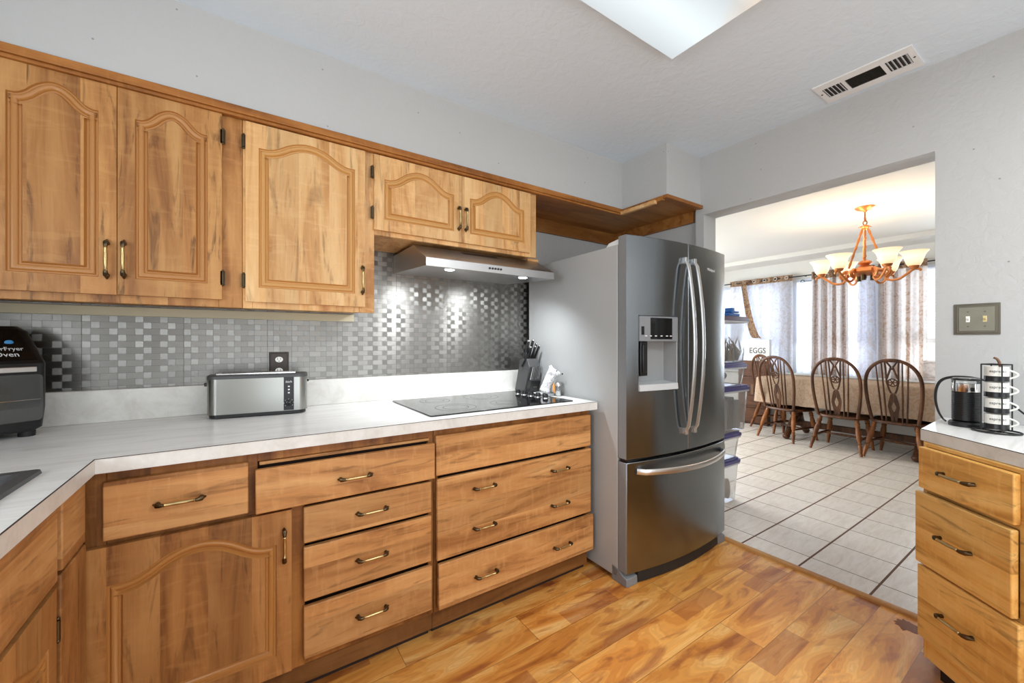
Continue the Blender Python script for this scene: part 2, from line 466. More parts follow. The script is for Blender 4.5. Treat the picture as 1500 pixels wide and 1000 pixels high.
def emit(name, col, strength, base=(.8, .8, .8, 1)):
    t = NT(name); t.P(Base_Color=base, Roughness=.4, Emission_Color=col, Emission_Strength=strength); return t.m
M['led'] = emit('hood_led', (.92, .96, 1, 1), 14)
def shade_mat():
    t = NT('amber_glass_shade')
    z = t.n('SeparateXYZ', Vector=t.coord('Object')).outputs[2]
    n = t.noise(t.coord('Object', (30, 30, 30)), 1, 3)
    col = t.ramp(t.math('ADD', t.math('MULTIPLY', z, 7.0), t.math('MULTIPLY', n, .12)), [(.05, (1, .55, .22, 1)), (.30, (1, .83, .58, 1)), (.62, (1, .92, .74, 1)), (.98, (1, .74, .42, 1))])
    t.P(Base_Color=(.55, .45, .32, 1), Roughness=.35, Emission_Color=col, Emission_Strength=.80)
    return t.m
M['shade'] = shade_mat()
def diffuser_mat():
    t = NT('ribbed_diffuser')
    c = t.coord('Object'); sep = t.n('SeparateXYZ', Vector=c)
    # tubes run along x inside the fitting; warm tube at the far end
    warm = t.ramp(t.math('DIVIDE', t.math('SUBTRACT', t.math('ADD', sep.outputs[0], t.math('MULTIPLY', t.math('SUBTRACT', .71, sep.outputs[1]), .9)), 1.36), .30), [(.0, (0, 0, 0, 1)), (.6, (1, 1, 1, 1)), (1, (.5, .5, .5, 1))])
    tube = t.math('ABSOLUTE', t.math('SUBTRACT', t.math('FRACT', t.math('DIVIDE', t.math('SUBTRACT', sep.outputs[1], .42), .30)), .5))
    g = t.ramp(tube, [(.05, (1, 1, 1, 1)), (.5, (.66, .66, .66, 1))])
    rib = t.n('TexWave', {'bands_direction': 'DIAGONAL'}, Vector=c, Scale=120.0).outputs['Fac']
    col = t.mix(t.math('MULTIPLY', warm, .75), (.80, .93, 1.0, 1), (1.0, .70, .42, 1))
    col = t.mix(1.0, col, g, 'MULTIPLY')
    st = t.math('ADD', .66, t.math('MULTIPLY', rib, .10))
    t.P(Base_Color=(.35, .36, .36, 1), Roughness=.35, Emission_Color=col, Emission_Strength=st)
    return t.m
M['diffuser'] = diffuser_mat()

def backsplash_mat():
    """one inch metal mosaic: squares brushed upright, double tiles brushed level"""
    t = NT('metal_mosaic')
    uv = t.n('UVMap').outputs[0]
    sep = t.n('SeparateXYZ', Vector=uv)
    U = .0262
    x = t.math('DIVIDE', sep.outputs[0], U); y = t.math('DIVIDE', sep.outputs[1], U)
    row = t.math('FLOOR', y)
    par = t.math('MODULO', t.math('ADD', row, 200.0), 2.0)
    cx = t.math('MODULO', t.math('ADD', t.math('ADD', x, par), 300.0), 3.0)
    sq = t.math('LESS_THAN', cx, 1.0)
    # joints
    fy = t.math('FRACT', t.math('ADD', y, 100.0)); dy = t.math('MINIMUM', fy, t.math('SUBTRACT', 1.0, fy))
    d0 = t.math('MINIMUM', cx, t.math('SUBTRACT', 3.0, cx)); d1 = t.math('ABSOLUTE', t.math('SUBTRACT', cx, 1.0))
    dj = t.math('MINIMUM', dy, t.math('MINIMUM', d0, d1))
    joint = t.math('LESS_THAN', dj, .022)
    fs = t.math('FRACT', t.math('DIVIDE', t.math('ADD', x, 304.0), 12.0)); sheet = t.math('LESS_THAN', fs, .006)
    joint = t.math('MAXIMUM', joint, sheet)
    cell = t.n('CombineXYZ', X=t.math('FLOOR', t.math('DIVIDE', t.math('ADD', t.math('ADD', x, par), 300.0), 3.0)), Y=row, Z=sq)
    wn = t.n('TexWhiteNoise', Vector=cell.outputs[0]).outputs['Value']
    n1 = t.noise(t.coord('Object', (40, 40, 900)), 1, 2); n2 = t.noise(t.coord('Object', (900, 40, 40)), 1, 2)
    brush = t.math('ADD', t.math('MULTIPLY', n1, t.math('SUBTRACT', 1.0, sq)), t.math('MULTIPLY', n2, sq))
    v = t.math('ADD', t.math('ADD', .20, t.math('MULTIPLY', wn, .05)), t.math('MULTIPLY', brush, .08))
    col = t.n('CombineColor', Red=v, Green=t.math('MULTIPLY', v, .965), Blue=t.math('MULTIPLY', v, .89)).outputs[0]
    col = t.mix(t.math('MULTIPLY', sq, .28), col, t.mix(1.0, col, (.5, .5, .5, 1), 'MULTIPLY'))
    col = t.mix(joint, col, (.10, .095, .09, 1))
    tg = t.n('Tangent', {'direction_type': 'UV_MAP'})
    t.P(Base_Color=col, Metallic=t.math('SUBTRACT', 1.0, joint), Roughness=t.math('ADD', .36, t.math('MULTIPLY', brush, .06)),
        Anisotropic=.70, Anisotropic_Rotation=t.math('MULTIPLY', t.math('SUBTRACT', 1.0, sq), .25), Tangent=tg.outputs[0])
    return t.m
M['mosaic'] = backsplash_mat()

def cloth_mat(name, c1, c2, sheer=.0, trans=.5, pat=9.0, lo=.48, hi=.56, stripes=0):
    t = NT(name)
    c = t.coord('Object')
    col = c1
    if c2:
        w1 = t.noise(t.coord('Object', (pat, pat, pat * .8)), 1, 4, .6, 3.5)
        k = t.ramp(w1, [(lo, (0, 0, 0, 1)), (hi, (1, 1, 1, 1))])
        if stripes:
            y = t.n('SeparateXYZ', Vector=t.n('UVMap').outputs[0]).outputs[0]
            fr = t.math('FRACT', t.math('MULTIPLY', y, stripes))
            band = t.math('LESS_THAN', t.math('ABSOLUTE', t.math('SUBTRACT', fr, .5)), .17)
            k = t.math('MULTIPLY', k, t.math('ADD', .25, t.math('MULTIPLY', band, .75)))
            k = t.math('MAXIMUM', k, t.math('MULTIPLY', band, .55))
        col = t.mix(k, c1, c2)
    wv = t.noise(t.coord('Object', (400, 400, 400)), 1, 1)
    di = t.n('BsdfDiffuse', Color=col); tr = t.n('BsdfTranslucent', Color=col); tp = t.n('BsdfTransparent', Color=(1, 1, 1, 1))
    m1 = t.n('MixShader', Fac=trans); t.set(m1.inputs[1], di.outputs[0]); t.set(m1.inputs[2], tr.outputs[0])
    m2 = t.n('MixShader', Fac=t.math('MULTIPLY', t.math('ADD', .8, t.math('MULTIPLY', wv, .4)), sheer)); t.set(m2.inputs[1], m1.outputs[0]); t.set(m2.inputs[2], tp.outputs[0])
    t.set(t.out.inputs[0], m2.outputs[0])
    return t.m
M['sheer'] = cloth_mat('white_sheer', srgb(236, 238, 244), None, .06, .6)
M['damask'] = cloth_mat('damask_cloth', srgb(226, 222, 220), srgb(184, 160, 142), .06, .42, 11, stripes=4)
M['damask_side'] = cloth_mat('damask_sheer', srgb(232, 233, 238), srgb(222, 216, 214), .20, .65, 11)
M['damask_dark'] = cloth_mat('damask_header', srgb(186, 158, 130), srgb(146, 112, 88), .0, .4, 16)
M['tablecloth'] = cloth_mat('beige_tablecloth', srgb(190, 166, 144), srgb(178, 150, 126), 0, .05, 14)
M['slat'] = cloth_mat('white_slat', srgb(240, 242, 246), None, 0, .6)

# ------------------------------------------------------------------ the setting
CZ = 2.458
def slab(name, x0, x1, y0, y1, z0, z1, m, **k):
    return struct(MB().box(x0, x1, y0, y1, z0, z1).build(name, m, **k))
slab('floor', -1.22, 2.52, -2.3, 2.37, -.06, 0, M['floor'])
slab('floor_dining', 2.53, 6.73, -1.6, 4.4, -.06, 0, M['tile'])
slab('ceiling', -1.22, 2.64, -2.3, 2.37, CZ, CZ + .06, M['ceil'])
slab('ceiling_dining', 2.64, 6.73, -1.6, 4.4, CZ, CZ + .06, M['dwall'])
slab('wall_back', -1.22, 2.64, 2.275, 2.37, 0, CZ, M['wall'])
# wall with the opening to the dining room
w = MB()
w.box(2.5, 2.64, -2.3, .425, 0, CZ).box(2.5, 2.64, .425, 1.48, 2.078, CZ).box(2.5, 2.64, 1.48, 1.535, 0, CZ).box(2.535, 2.64, 1.535, 2.275, 0, CZ)
struct(w.build('wall_right', M['wall'], weld=False))
# left wall with an added, unseen window opening over the sink
w = MB()
w.box(-1.22, -1.12, -2.3, -.45, 0, CZ).box(-1.22, -1.12, .95, 2.275, 0, CZ).box(-1.22, -1.12, -.45, .95, 0, 1.1).box(-1.22, -1.12, -.45, .95, 2.0, CZ)
struct(w.build('wall_left', M['wall'], weld=False))
# rear wall, its wide opening made for the added fill
w = MB()
w.box(-1.22, -.9, -2.4, -2.3, 0, CZ).box(2.1, 2.64, -2.4, -2.3, 0, CZ).box(-.9, 2.1, -2.4, -2.3, 2.1, CZ)
struct(w.build('wall_rear', M['wall'], weld=False))
# dining room walls
slab('wall_dining_right', 2.64, 6.73, -1.7, -1.6, 0, CZ, M['reflect_panel'])  # unseen wall; finish chosen for its reflection in the refrigerator
slab('wall_reflection_panel', 6.55, 6.63, -1.6, .10, 0, 2.40, M['reflect_panel'])  # unseen slab added only to tone the refrigerator's reflection
w = MB()
w.box(2.64, 3.2, 4.4, 4.5, 0, CZ).box(5.4, 6.73, 4.4, 4.5, 0, CZ).box(3.2, 5.4, 4.4, 4.5, 0, .7).box(3.2, 5.4, 4.4, 4.5, 2.2, CZ)
struct(w.build('wall_dining_left', M['dwall'], weld=False))  # opening made for the added side fill
slab('wall_dining_partition', 2.64, 2.70, 2.275, 4.4, 0, CZ, M['dwall'])
w = MB()
w.box(6.63, 6.73, -1.6, .55, 0, CZ).box(6.63, 6.73, 3.62, 4.4, 0, CZ).box(6.63, 6.73, .55, 3.62, 0, .80).box(6.63, 6.73, .55, 3.62, 2.14, CZ)
w.box(6.63, 6.73, 1.58, 1.66, .8, 2.14).box(6.63, 6.73, 2.54, 2.66, .8, 2.14)
struct(w.build('wall_window', M['dwall'], weld=False))
slab('soffit_dining', 6.2, 6.63, -1.6, 4.4, 2.40, CZ, M['dwall'])
# soffit over the cabinets with its return beside the opening
w = MB()
w.prism([(-1.12, 2.275), (-1.12, 1.845), (2.138, 1.845), (2.138, 1.503), (2.5, 1.503), (2.5, 1.535), (2.535, 1.535), (2.535, 2.275)], 2.14, CZ)
struct(w.build('soffit', M['wall']))
# boards closing the soffit from below, above the refrigerator
w = MB()
w.prism([(1.42, 2.272), (1.42, 1.862), (2.15, 1.862), (2.15, 1.515), (2.5, 1.515), (2.5, 1.53), (2.53, 1.53), (2.53, 2.272)], 2.122, 2.14)
struct(w.build('trim_1', M['board']))
w = MB()
w.box(-1.12, 2.13, 1.828, 1.862, 2.112, 2.14).box(-1.12, 2.13, 1.834, 1.858, 2.10, 2.112)
w.box(2.118, 2.142, 1.515, 1.86, 2.112, 2.14)
struct(w.build('trim_2', M['frame_h'], bevel=.003, weld=False))
struct(MB().box(2.10, 2.124, 1.56, 1.83, 2.098, 2.122).build('trim_3', M['wood_h'], bevel=.003))
struct(MB().box(2.118, 2.50, 1.484, 1.514, 2.118, 2.14).build('trim_4', M['frame_h'], bevel=.003))
struct(MB().box(1.42, 2.53, 2.252, 2.273, 2.03, 2.122).build('trim_5', M['board']))
struct(MB().box(2.508, 2.533, 1.56, 2.25, 2.05, 2.122).build('trim_6', M['board']))
struct(MB().box(1.4195, 1.50, 1.95, 2.25, 1.7365, 1.752).build('trim_9', M['wood_h']))
struct(MB().box(-1.12, .49, 2.245, 2.272, 1.355, 1.392).build('trim_7', M['cream'], bevel=.002))
# threshold strip between laminate and tile
struct(MB().prism([(2.508, .0), (2.510, .010), (2.520, .014), (2.540, .014), (2.550, .010), (2.553, .0)], .425, 1.48, 'y').build('trim_8', M['trim_wood']))
# metal mosaic on the wall
bs = MB()
bs.add([(-1.12, 2.268, 1.056), (1.68, 2.268, 1.056), (1.68, 2.268, 1.80), (-1.12, 2.268, 1.80), (-1.12, 2.275, 1.056), (1.68, 2.275, 1.056), (1.68, 2.275, 1.80), (-1.12, 2.275, 1.80)],
       [(0, 1, 2, 3), (5, 4, 7, 6), (3, 2, 6, 7), (0, 4, 5, 1), (1, 5, 6, 2), (4, 0, 3, 7)])
bso = bs.build('wall_backsplash', M['mosaic'], fix=False)
uvl = bso.data.uv_layers.new(name='UVMap')
for lp in bso.data.loops:
    co = bso.data.vertices[lp.vertex_index].co
    uvl.data[lp.index].uv = (co.x + 2, co.z + .006)
struct(bso)

# dining windows: frame with sash rail, pane, and horizontal blind
for i, (y0, y1) in enumerate([(.55, 1.58), (1.66, 2.54), (2.66, 3.62)]):
    f = MB(); a, b = .045, .05
    f.box(6.64, 6.70, y0, y0 + a, .80, 2.14).box(6.64, 6.70, y1 - a, y1, .80, 2.14).box(6.64, 6.70, y0 + a, y1 - a, .80, .80 + b).box(6.64, 6.70, y0 + a, y1 - a, 2.14 - b, 2.14)
    f.box(6.645, 6.69, y0 + a, y1 - a, 1.235, 1.285)
    fo = struct(f.build('window_%d' % (i + 1), M['white'], weld=False))
    MB().box(6.666, 6.670, y0 + a, y1 - a, .85, 2.09).build('pane', M['pane'], fo)
    bl = MB(); z = 2.10
    while z > 1.30:
        bl.hexa([(6.615, y0 + .02, z), (6.64, y0 + .02, z - .016), (6.64, y1 - .02, z - .016), (6.615, y1 - .02, z)],
                [(6.615, y0 + .02, z + .002), (6.64, y0 + .02, z - .014), (6.64, y1 - .02, z - .014), (6.615, y1 - .02, z + .002)]); z -= .034
    bl.box(6.605, 6.645, y0 + .02, y1 - .02, 2.105, 2.14)
    bo = bl.build('window_blind', M['slat'], weld=False)
    tag(bo, ['white horizontal slatted blind behind the curtain at the right end of the dining windows', 'white horizontal slatted blind in the middle dining window', 'white horizontal slatted blind behind the left damask curtain'][i], 'blind')
slab('window_sill', 6.56, 6.63, .5, 3.67, .775, .80, M['white'])

# ------------------------------------------------------------------ cabinet hardware
def handle_mb(L=.118, vertical=False):
    """pull: turned brass grip between two dark leaf shaped feet, y<0 stands off the face"""
    m = MB()
    def P(a, out, side=0): return (side, -out, a) if vertical else (a, -out, side)
    h = L / 2; off = .024
    ax = Vector(P(1, 0)) - Vector(P(0, 0))
    m.mat(0)
    g = L * .30
    prof = [(.0042, -g), (.0060, -g + .003), (.0044, -g + .007), (.0052, -g * .4), (.0058, 0), (.0052, g * .4), (.0044, g - .007), (.0060, g - .003), (.0042, g)]
    m.lathe(prof, P(0, off), ax, 12)
    m.mat(1)
    for s in (-1, 1):
        pts = [P(s * g, off), P(s * (g + .006), off), P(s * (g + .014), off * .72), P(s * (h - .008), off * .40), P(s * h, off * .18)]
        m.tube(pts, [.0050, .0062, .0078, .0062, .0022], 10)
        m.tube([P(s * (g + .012), off * .8), P(s * (g + .014), 0)], [.0055, .0065], 10)
    return m
H_MAT = [M['brass'], M['bronze']]
def handle(parent, x, z, yf, L=.118, vertical=False):
    return handle_mb(L, vertical).build('handle', H_MAT, parent, (x, yf, z))
def hinge(parent, x, z, yf):
    m = MB()
    m.box(-.008, .008, -.004, 0, -.026, .026); m.cyl((0, -.006, -.022), (0, -.006, .022), .0045, seg=10)
    m.ball((0, -.006, .026), .0045, 8, 6); m.ball((0, -.006, -.026), .0045, 8, 6)
    return m.build('hinge', M['bronze'], parent, (x, yf, z))

def offset_loop(pts, d):
    n = len(pts); out = []
    for i in range(n):
        p0 = Vector(pts[i - 1]); p1 = Vector(pts[i]); p2 = Vector(pts[(i + 1) % n])
        e1 = (p1 - p0).normalized(); e2 = (p2 - p1).normalized()
        n1 = Vector((-e1.y, e1.x)); n2 = Vector((-e2.y, e2.x))
        nn = (n1 + n2); L = nn.length
        nn = nn / L if L > 1e-6 else n1
        k = d / max(nn.dot(n1), .5)
        out.append((p1.x + nn.x * k, p1.y + nn.y * k))
    return out
def arch_outline(x0, x1, z0, zs, za):
    pts = [(x0, z0), (x1, z0), (x1, zs)]
    n = 40
    for i in range(1, n):
        s = 1 - i / n
        mm_ = min(s, 1 - s)
        if mm_ < .05: g = 0
        elif mm_ < .22: g = .378 * ((mm_ - .05) / .17) ** 2
        else: g = 1 - .622 * ((.5 - mm_) / .28) ** 2
        pts.append((x0 + (x1 - x0) * s, zs + (za - zs) * g))
    pts.append((x0, zs))
    return pts
PROF = [(0, 0), (.0025, .0060), (.0065, .0065), (.010, .0008), (.012, .0), (.021, .0022), (.0245, .0090), (.029, .0095), (.034, .0)]
def panel_door(parent, x0, x1, z0, z1, yf, mat, mould, side=.045, bot=.056, sh=.093, ap=.036, t=.019):
    """door leaf with a routed cathedral arch; front face at y=yf"""
    w_, h_ = x1 - x0, z1 - z0
    out = arch_outline(side, w_ - side, bot, h_ - sh, h_ - ap)
    loops = [offset_loop(out, d) for d, _ in PROF]
    bm = bmesh.new()
    rc = [(0, 0), (w_, 0), (w_, h_), (0, h_)]
    def ring(pts, y):
        vs = [bm.verts.new((p[0], y, p[1])) for p in pts]
        es = [bm.edges.new((vs[i], vs[(i + 1) % len(vs)])) for i in range(len(vs))]
        return vs, es
    rv, re_ = ring(rc, 0); lv, le = ring(out, 0)
    bmesh.ops.triangle_fill(bm, edges=re_ + le, use_beauty=True)
    bv = [bm.verts.new((p[0], t, p[1])) for p in rc]
    for i in range(4):
        j = (i + 1) % 4
        bm.faces.new((rv[i], rv[j], bv[j], bv[i]))
    bm.faces.new(bv)
    pv = [bm.verts.new((p[0], 0, p[1])) for p in loops[-1]]
    bm.faces.new(pv)
    bmesh.ops.recalc_face_normals(bm, faces=bm.faces)
    for f in bm.faces:
        if all(abs(v.co.y) < 1e-6 for v in f.verts) and f.normal.y > 0: f.normal_flip()
    me = bpy.data.meshes.new('door'); bm.to_mesh(me); bm.free(); me.materials.append(mat)
    d = bpy.data.objects.new('door', me); C.objects.link(d); d.parent = parent; d.location = (x0, yf, z0)
    mm = MB(); mm.strips([[(p[0], dep, p[1]) for p in l] for l, (_, dep) in zip(loops, PROF)])
    mo = mm.build('panel_moulding', mould, d, smooth=50)
    return d
def drawer_front(parent, x0, x1, z0, z1, yf, mat, t=.02, name='drawer'):
    return MB().box(0, x1 - x0, 0, t, 0, z1 - z0).build(name, mat, parent, (x0, yf, z0), bevel=.0035)

# ------------------------------------------------------------------ wall cabinets (faces at Y = 1.845)
YU = 1.845; YFR = 1.864
def carcass(parent, x0, x1, z0, z1, y0, y1, mat, rails):
    """box with a face frame; rails are (x0,x1,z0,z1) bars of the frame"""
    m = MB()
    m.box(x0, x1, y0 + .02, y1, z0 + .02, z1)
    for a, b, c, d in rails: m.box(a, b, y0, y0 + .021, c, d)
    return m.build('carcass', mat, parent, weld=False, bevel=.0015, bseg=1)
def frame_part(parent, x0, x1, z0, z1, y0, mat, bars):
    m = MB()
    for i, (a, b, c, d) in enumerate(bars): m.box(a, b, y0 + i * .0005, y0 + .02 + i * .0003, c + i * .0002, d - i * .0002)
    return m.build('face_frame', mat, parent, weld=False, bevel=.0015, bseg=1)

t = thing('wall_cabinet', 'tall honey oak wall cabinet with two arched doors and a pair of pulls', 'cabinet', (-.60, YFR, 0))
ox = -.60
MB().box(-.42, .595, .02, .40, 1.40, 2.10).build('carcass', M['wood_dim'], t)
frame_part(t, 0, 0, 0, 0, 0, M['wood_dim'], [(-.42, -.03, 1.379, 2.112), (.523, .597, 1.379, 2.112), (-.03, .523, 1.379, 1.415), (-.03, .523, 2.085, 2.112)])
d = panel_door(t, -.036, .249, 1.406, 2.099, -.019, M['wood_dim'], M['mould_base'], side=.043)
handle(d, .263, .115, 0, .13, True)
d = panel_door(t, .251, .534, 1.407, 2.099, -.019, M['wood_dim'], M['mould_base'], side=.043)
handle(d, .017, .118, 0, .13, True)
hinge(d, .286, .608, .004); hinge(d, .286, .08, .004)

t = thing('wall_cabinet', 'tall honey oak wall cabinet with a single wide arched door', 'cabinet', (0, YFR, 0))
MB().box(-.001, .495, .02, .40, 1.40, 2.10).build('carcass', M['wood_v'], t)
frame_part(t, 0, 0, 0, 0, 0, M['wood_v'], [(-.002, .03, 1.379, 2.112), (.43, .495, 1.379, 2.112), (.03, .43, 1.379, 1.415), (.03, .43, 2.085, 2.112)])
d = panel_door(t, .007, .450, 1.404, 2.096, -.019, M['wood_v'], M['moulding'], side=.043)
handle(d, .430, .117, 0, .13, True)
hinge(d, -.006, .612, .006); hinge(d, -.006, .08, .006)

t = thing('wall_cabinet', 'short honey oak wall cabinet with two arched doors above the steel range hood', 'cabinet', (.495, YFR, 0))
MB().box(.0, .922, .02, .40, 1.752, 2.10).build('carcass', M['wood_v'], t)
frame_part(t, 0, 0, 0, 0, 0, M['wood_v'], [(.0, .03, 1.736, 2.112), (.84, .923, 1.736, 2.112), (.03, .84, 1.736, 1.765), (.03, .84, 2.085, 2.112)])
d = panel_door(t, -.005, .433, 1.756, 2.095, -.019, M['wood_v'], M['moulding'], side=.044, bot=.050, sh=.105, ap=.038)
handle(d, .418, .118, 0, .125, True)
hinge(d, -.008, .256, .006); hinge(d, -.008, .074, .006)
d = panel_door(t, .435, .868, 1.756, 2.095, -.019, M['wood_v'], M['moulding'], side=.044, bot=.050, sh=.105, ap=.038)
handle(d, .018, .118, 0, .125, True)

# ------------------------------------------------------------------ base cabinets (drawer faces at Y = 1.575)
YB = 1.597
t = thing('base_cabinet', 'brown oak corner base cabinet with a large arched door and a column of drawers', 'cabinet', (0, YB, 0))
MB().box(-.36, .664, .02, .655, .10, .880).box(-.30, .66, .034, .60, 0, .0995).build('carcass', M['gap_shade'], t, weld=False)
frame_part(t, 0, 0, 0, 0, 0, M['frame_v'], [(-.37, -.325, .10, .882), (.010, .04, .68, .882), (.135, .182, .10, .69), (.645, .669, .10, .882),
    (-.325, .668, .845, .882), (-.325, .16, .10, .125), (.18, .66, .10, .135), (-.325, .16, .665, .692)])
MB().box(-.30, .668, .014, .030, .026, .0995).build('toe_kick', M['toe_shaded'], t)
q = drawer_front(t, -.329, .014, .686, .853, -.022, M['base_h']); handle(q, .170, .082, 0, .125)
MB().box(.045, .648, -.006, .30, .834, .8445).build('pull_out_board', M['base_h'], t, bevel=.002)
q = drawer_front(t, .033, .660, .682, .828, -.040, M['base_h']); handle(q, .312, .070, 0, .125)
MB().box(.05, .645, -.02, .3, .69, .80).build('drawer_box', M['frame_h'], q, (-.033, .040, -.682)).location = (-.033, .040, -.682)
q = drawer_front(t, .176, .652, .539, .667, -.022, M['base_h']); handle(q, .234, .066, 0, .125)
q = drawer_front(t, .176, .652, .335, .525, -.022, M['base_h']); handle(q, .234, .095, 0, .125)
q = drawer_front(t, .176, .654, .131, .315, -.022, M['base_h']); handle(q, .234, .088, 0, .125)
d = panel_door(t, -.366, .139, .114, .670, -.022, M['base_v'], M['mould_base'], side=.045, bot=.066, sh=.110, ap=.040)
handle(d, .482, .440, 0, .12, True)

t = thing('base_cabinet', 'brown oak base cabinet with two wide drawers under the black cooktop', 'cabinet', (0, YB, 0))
MB().box(.68, 1.575, .02, .655, .10, .880).box(.675, 1.57, .034, .60, 0, .0995).build('carcass', M['gap_shade'], t, weld=False)
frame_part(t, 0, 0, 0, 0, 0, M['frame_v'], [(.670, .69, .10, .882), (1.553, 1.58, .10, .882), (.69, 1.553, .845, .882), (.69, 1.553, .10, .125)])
MB().box(.670, 1.575, .014, .030, .026, .0995).build('toe_kick', M['toe_shaded'], t)
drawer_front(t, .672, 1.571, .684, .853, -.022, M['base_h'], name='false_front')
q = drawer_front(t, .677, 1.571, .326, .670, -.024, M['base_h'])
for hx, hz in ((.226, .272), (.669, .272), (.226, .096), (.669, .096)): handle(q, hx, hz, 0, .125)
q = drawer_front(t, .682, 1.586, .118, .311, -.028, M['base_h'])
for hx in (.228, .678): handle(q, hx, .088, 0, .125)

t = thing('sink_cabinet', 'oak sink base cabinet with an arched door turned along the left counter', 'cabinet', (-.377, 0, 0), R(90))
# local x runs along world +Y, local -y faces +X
MB().box(-.95, 1.585, .02, .70, .10, .72).build('carcass', M['gap_shade'], t, weld=False)
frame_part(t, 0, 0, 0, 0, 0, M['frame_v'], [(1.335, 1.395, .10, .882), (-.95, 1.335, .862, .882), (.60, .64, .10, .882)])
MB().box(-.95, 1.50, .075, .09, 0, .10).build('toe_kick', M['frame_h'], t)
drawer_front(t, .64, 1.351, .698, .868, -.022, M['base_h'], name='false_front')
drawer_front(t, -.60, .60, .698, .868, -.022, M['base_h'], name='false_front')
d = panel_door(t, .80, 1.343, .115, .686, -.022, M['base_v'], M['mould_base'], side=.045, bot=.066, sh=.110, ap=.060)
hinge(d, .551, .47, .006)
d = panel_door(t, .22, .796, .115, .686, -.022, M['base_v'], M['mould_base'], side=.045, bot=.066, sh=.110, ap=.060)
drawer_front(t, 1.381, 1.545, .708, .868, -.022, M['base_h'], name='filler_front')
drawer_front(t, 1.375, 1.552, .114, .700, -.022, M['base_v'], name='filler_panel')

# ------------------------------------------------------------------ worktops
t = thing('worktop', 'long pale grey laminate worktop running in an L along the cabinet wall', 'worktop', (0, 0, 0))
m = MB()
ZT0, ZT1 = .883, .925
hx0, hx1, hy0, hy1 = -.93, -.43, .72, 1.465
m.box(-1.113, hx0, -1.0, 2.262, ZT0, ZT1).box(hx1, -.341, -1.0, 1.56, ZT0, ZT1).box(hx0, hx1, -1.0, hy0, ZT0, ZT1).box(hx0, hx1, hy1, 2.262, ZT0, ZT1)
m.box(hx1, -.341, 1.56, 2.262, ZT0, ZT1)
m.prism([(-.341, 1.56), (1.591, 1.547), (1.591, 2.262), (-.341, 2.262)], ZT0, ZT1)
m.build('top', M['counter'], t, weld=False)
MB().box(-.3415, -.3395, -1.0, 1.5595, ZT0 + .001, ZT1 - .001).prism([(-.340, 1.5585), (1.5905, 1.5455), (1.5905, 1.5475), (-.340, 1.5605)], ZT0 + .001, ZT1 - .001).build('edge_band', M['curb'], t, weld=False)
MB().box(-1.113, 1.591, 2.246, 2.268, .925, 1.056).build('upstand', M['curb'], t, bevel=.003)
MB().box(-.3415, -.339, -.95, 1.5585, .9242, .9256).prism([(-.341, 1.5565), (1.591, 1.5435), (1.591, 1.5455), (-.341, 1.5585)], .9242, .9256).build('edge_seam', M['grout'], t, weld=False)

# sink sunk in the left run
t = thing('sink', 'dark grey composite sink set in the worktop at the left edge', 'sink', (0, 0, 0))
m = MB()
def rr(x0, x1, y0, y1, r, n=6):
    p = []
    for cx, cy, a0 in ((x1 - r, y1 - r, 0), (x0 + r, y1 - r, 90), (x0 + r, y0 + r, 180), (x1 - r, y0 + r, 270)):
        for i in range(n + 1):
            a = R(a0 + 90 * i / n); p.append((cx + r * math.cos(a), cy + r * math.sin(a)))
    return p
L_ = []
for ins, z, r in ((-.017, .9255, .015), (-.015, .934, .015), (.012, .934, .02), (.018, .926, .03), (.022, .80, .04), (.05, .745, .05)):
    L_.append([(p[0], p[1], z) for p in rr(hx0 + ins, hx1 - ins, hy0 + ins, hy1 - ins, r)])
m.strips(L_); m.add(L_[-1], [tuple(range(len(L_[-1])))])
m.build('basin', M['grey_dark'], t)
MB().lathe([(.045, 0), (.045, .004), (.03, .002)], (-.68, 1.1, .7455)).build('drain', M['chrome'], t)

# ------------------------------------------------------------------ range hood
t = thing('range_hood', 'stainless steel range hood with lit lamps under the short cabinet', 'range hood', (.708, 0, 0))
W = .774
m = MB()
m.mat(0)
# profile in Y,Z, extruded along x
pr = [(2.266, 1.634), (2.266, 1.735), (1.945, 1.735), (1.778, 1.646), (1.778, 1.605)]
m.mat(1)
n = len(pr)
m.add([(0, *p) for p in pr], [tuple(range(n))]); m.add([(W, *p) for p in pr], [tuple(range(n))[::-1]])
m.mat(0)
for i in (1, 2, 3):
    a, b = pr[i], pr[(i + 1) % n]
    m.add([(0, *a), (W, *a), (W, *b), (0, *b)], [(0, 1, 2, 3)])
a, b = pr[0], pr[1]; m.add([(0, *a), (W, *a), (W, *b), (0, *b)], [(0, 1, 2, 3)])
a, b = pr[4], pr[0]; m.add([(0, *a), (W, *a), (W, *b), (0, *b)], [(0, 1, 2, 3)])
m.build('body', [M['steel_hood'], M['steel_light']], t, weld=True, bevel=.0015, bseg=1)
# vent slots on the sloping face
m = MB()
def slope(xa, s, out=.0008):   # s along the slope 0..1 from top
    y = 1.945 + (1.778 - 1.945) * s; z = 1.735 + (1.646 - 1.735) * s
    return (xa, y - out * .47, z + out * .88)
for k in range(26):
    xa = .255 + k * .0085
    m.add([slope(xa, .10), slope(xa + .005, .10), slope(xa + .005, .30), slope(xa, .30)], [(0, 1, 2, 3)])
m.build('vent_slots', M['black'], t, weld=False)
m = MB()
for k in range(5):
    m.lathe([(.0055, 0), (.0055, .004), (.0035, .005)], (.345 + k * .017, 1.778, 1.627), (0, -1, 0), 12)
m.build('buttons', M['black'], t, weld=False)
for xa in (.150, .600):
    lm = MB().lathe([(.024, 0), (.024, -.0015), (.020, -.0025)], (xa, 1.842, 1.6085), (0, 0, 1), 20)
    lm.build('lamp', M['led'], t)
m = MB()
for xa in (.03, .39):
    m.box(xa, xa + .35, 1.90, 2.22, 1.6145, 1.6165)
    for k in range(9): m.box(xa + .01, xa + .34, 1.915 + k * .033, 1.925 + k * .033, 1.6125, 1.6150)
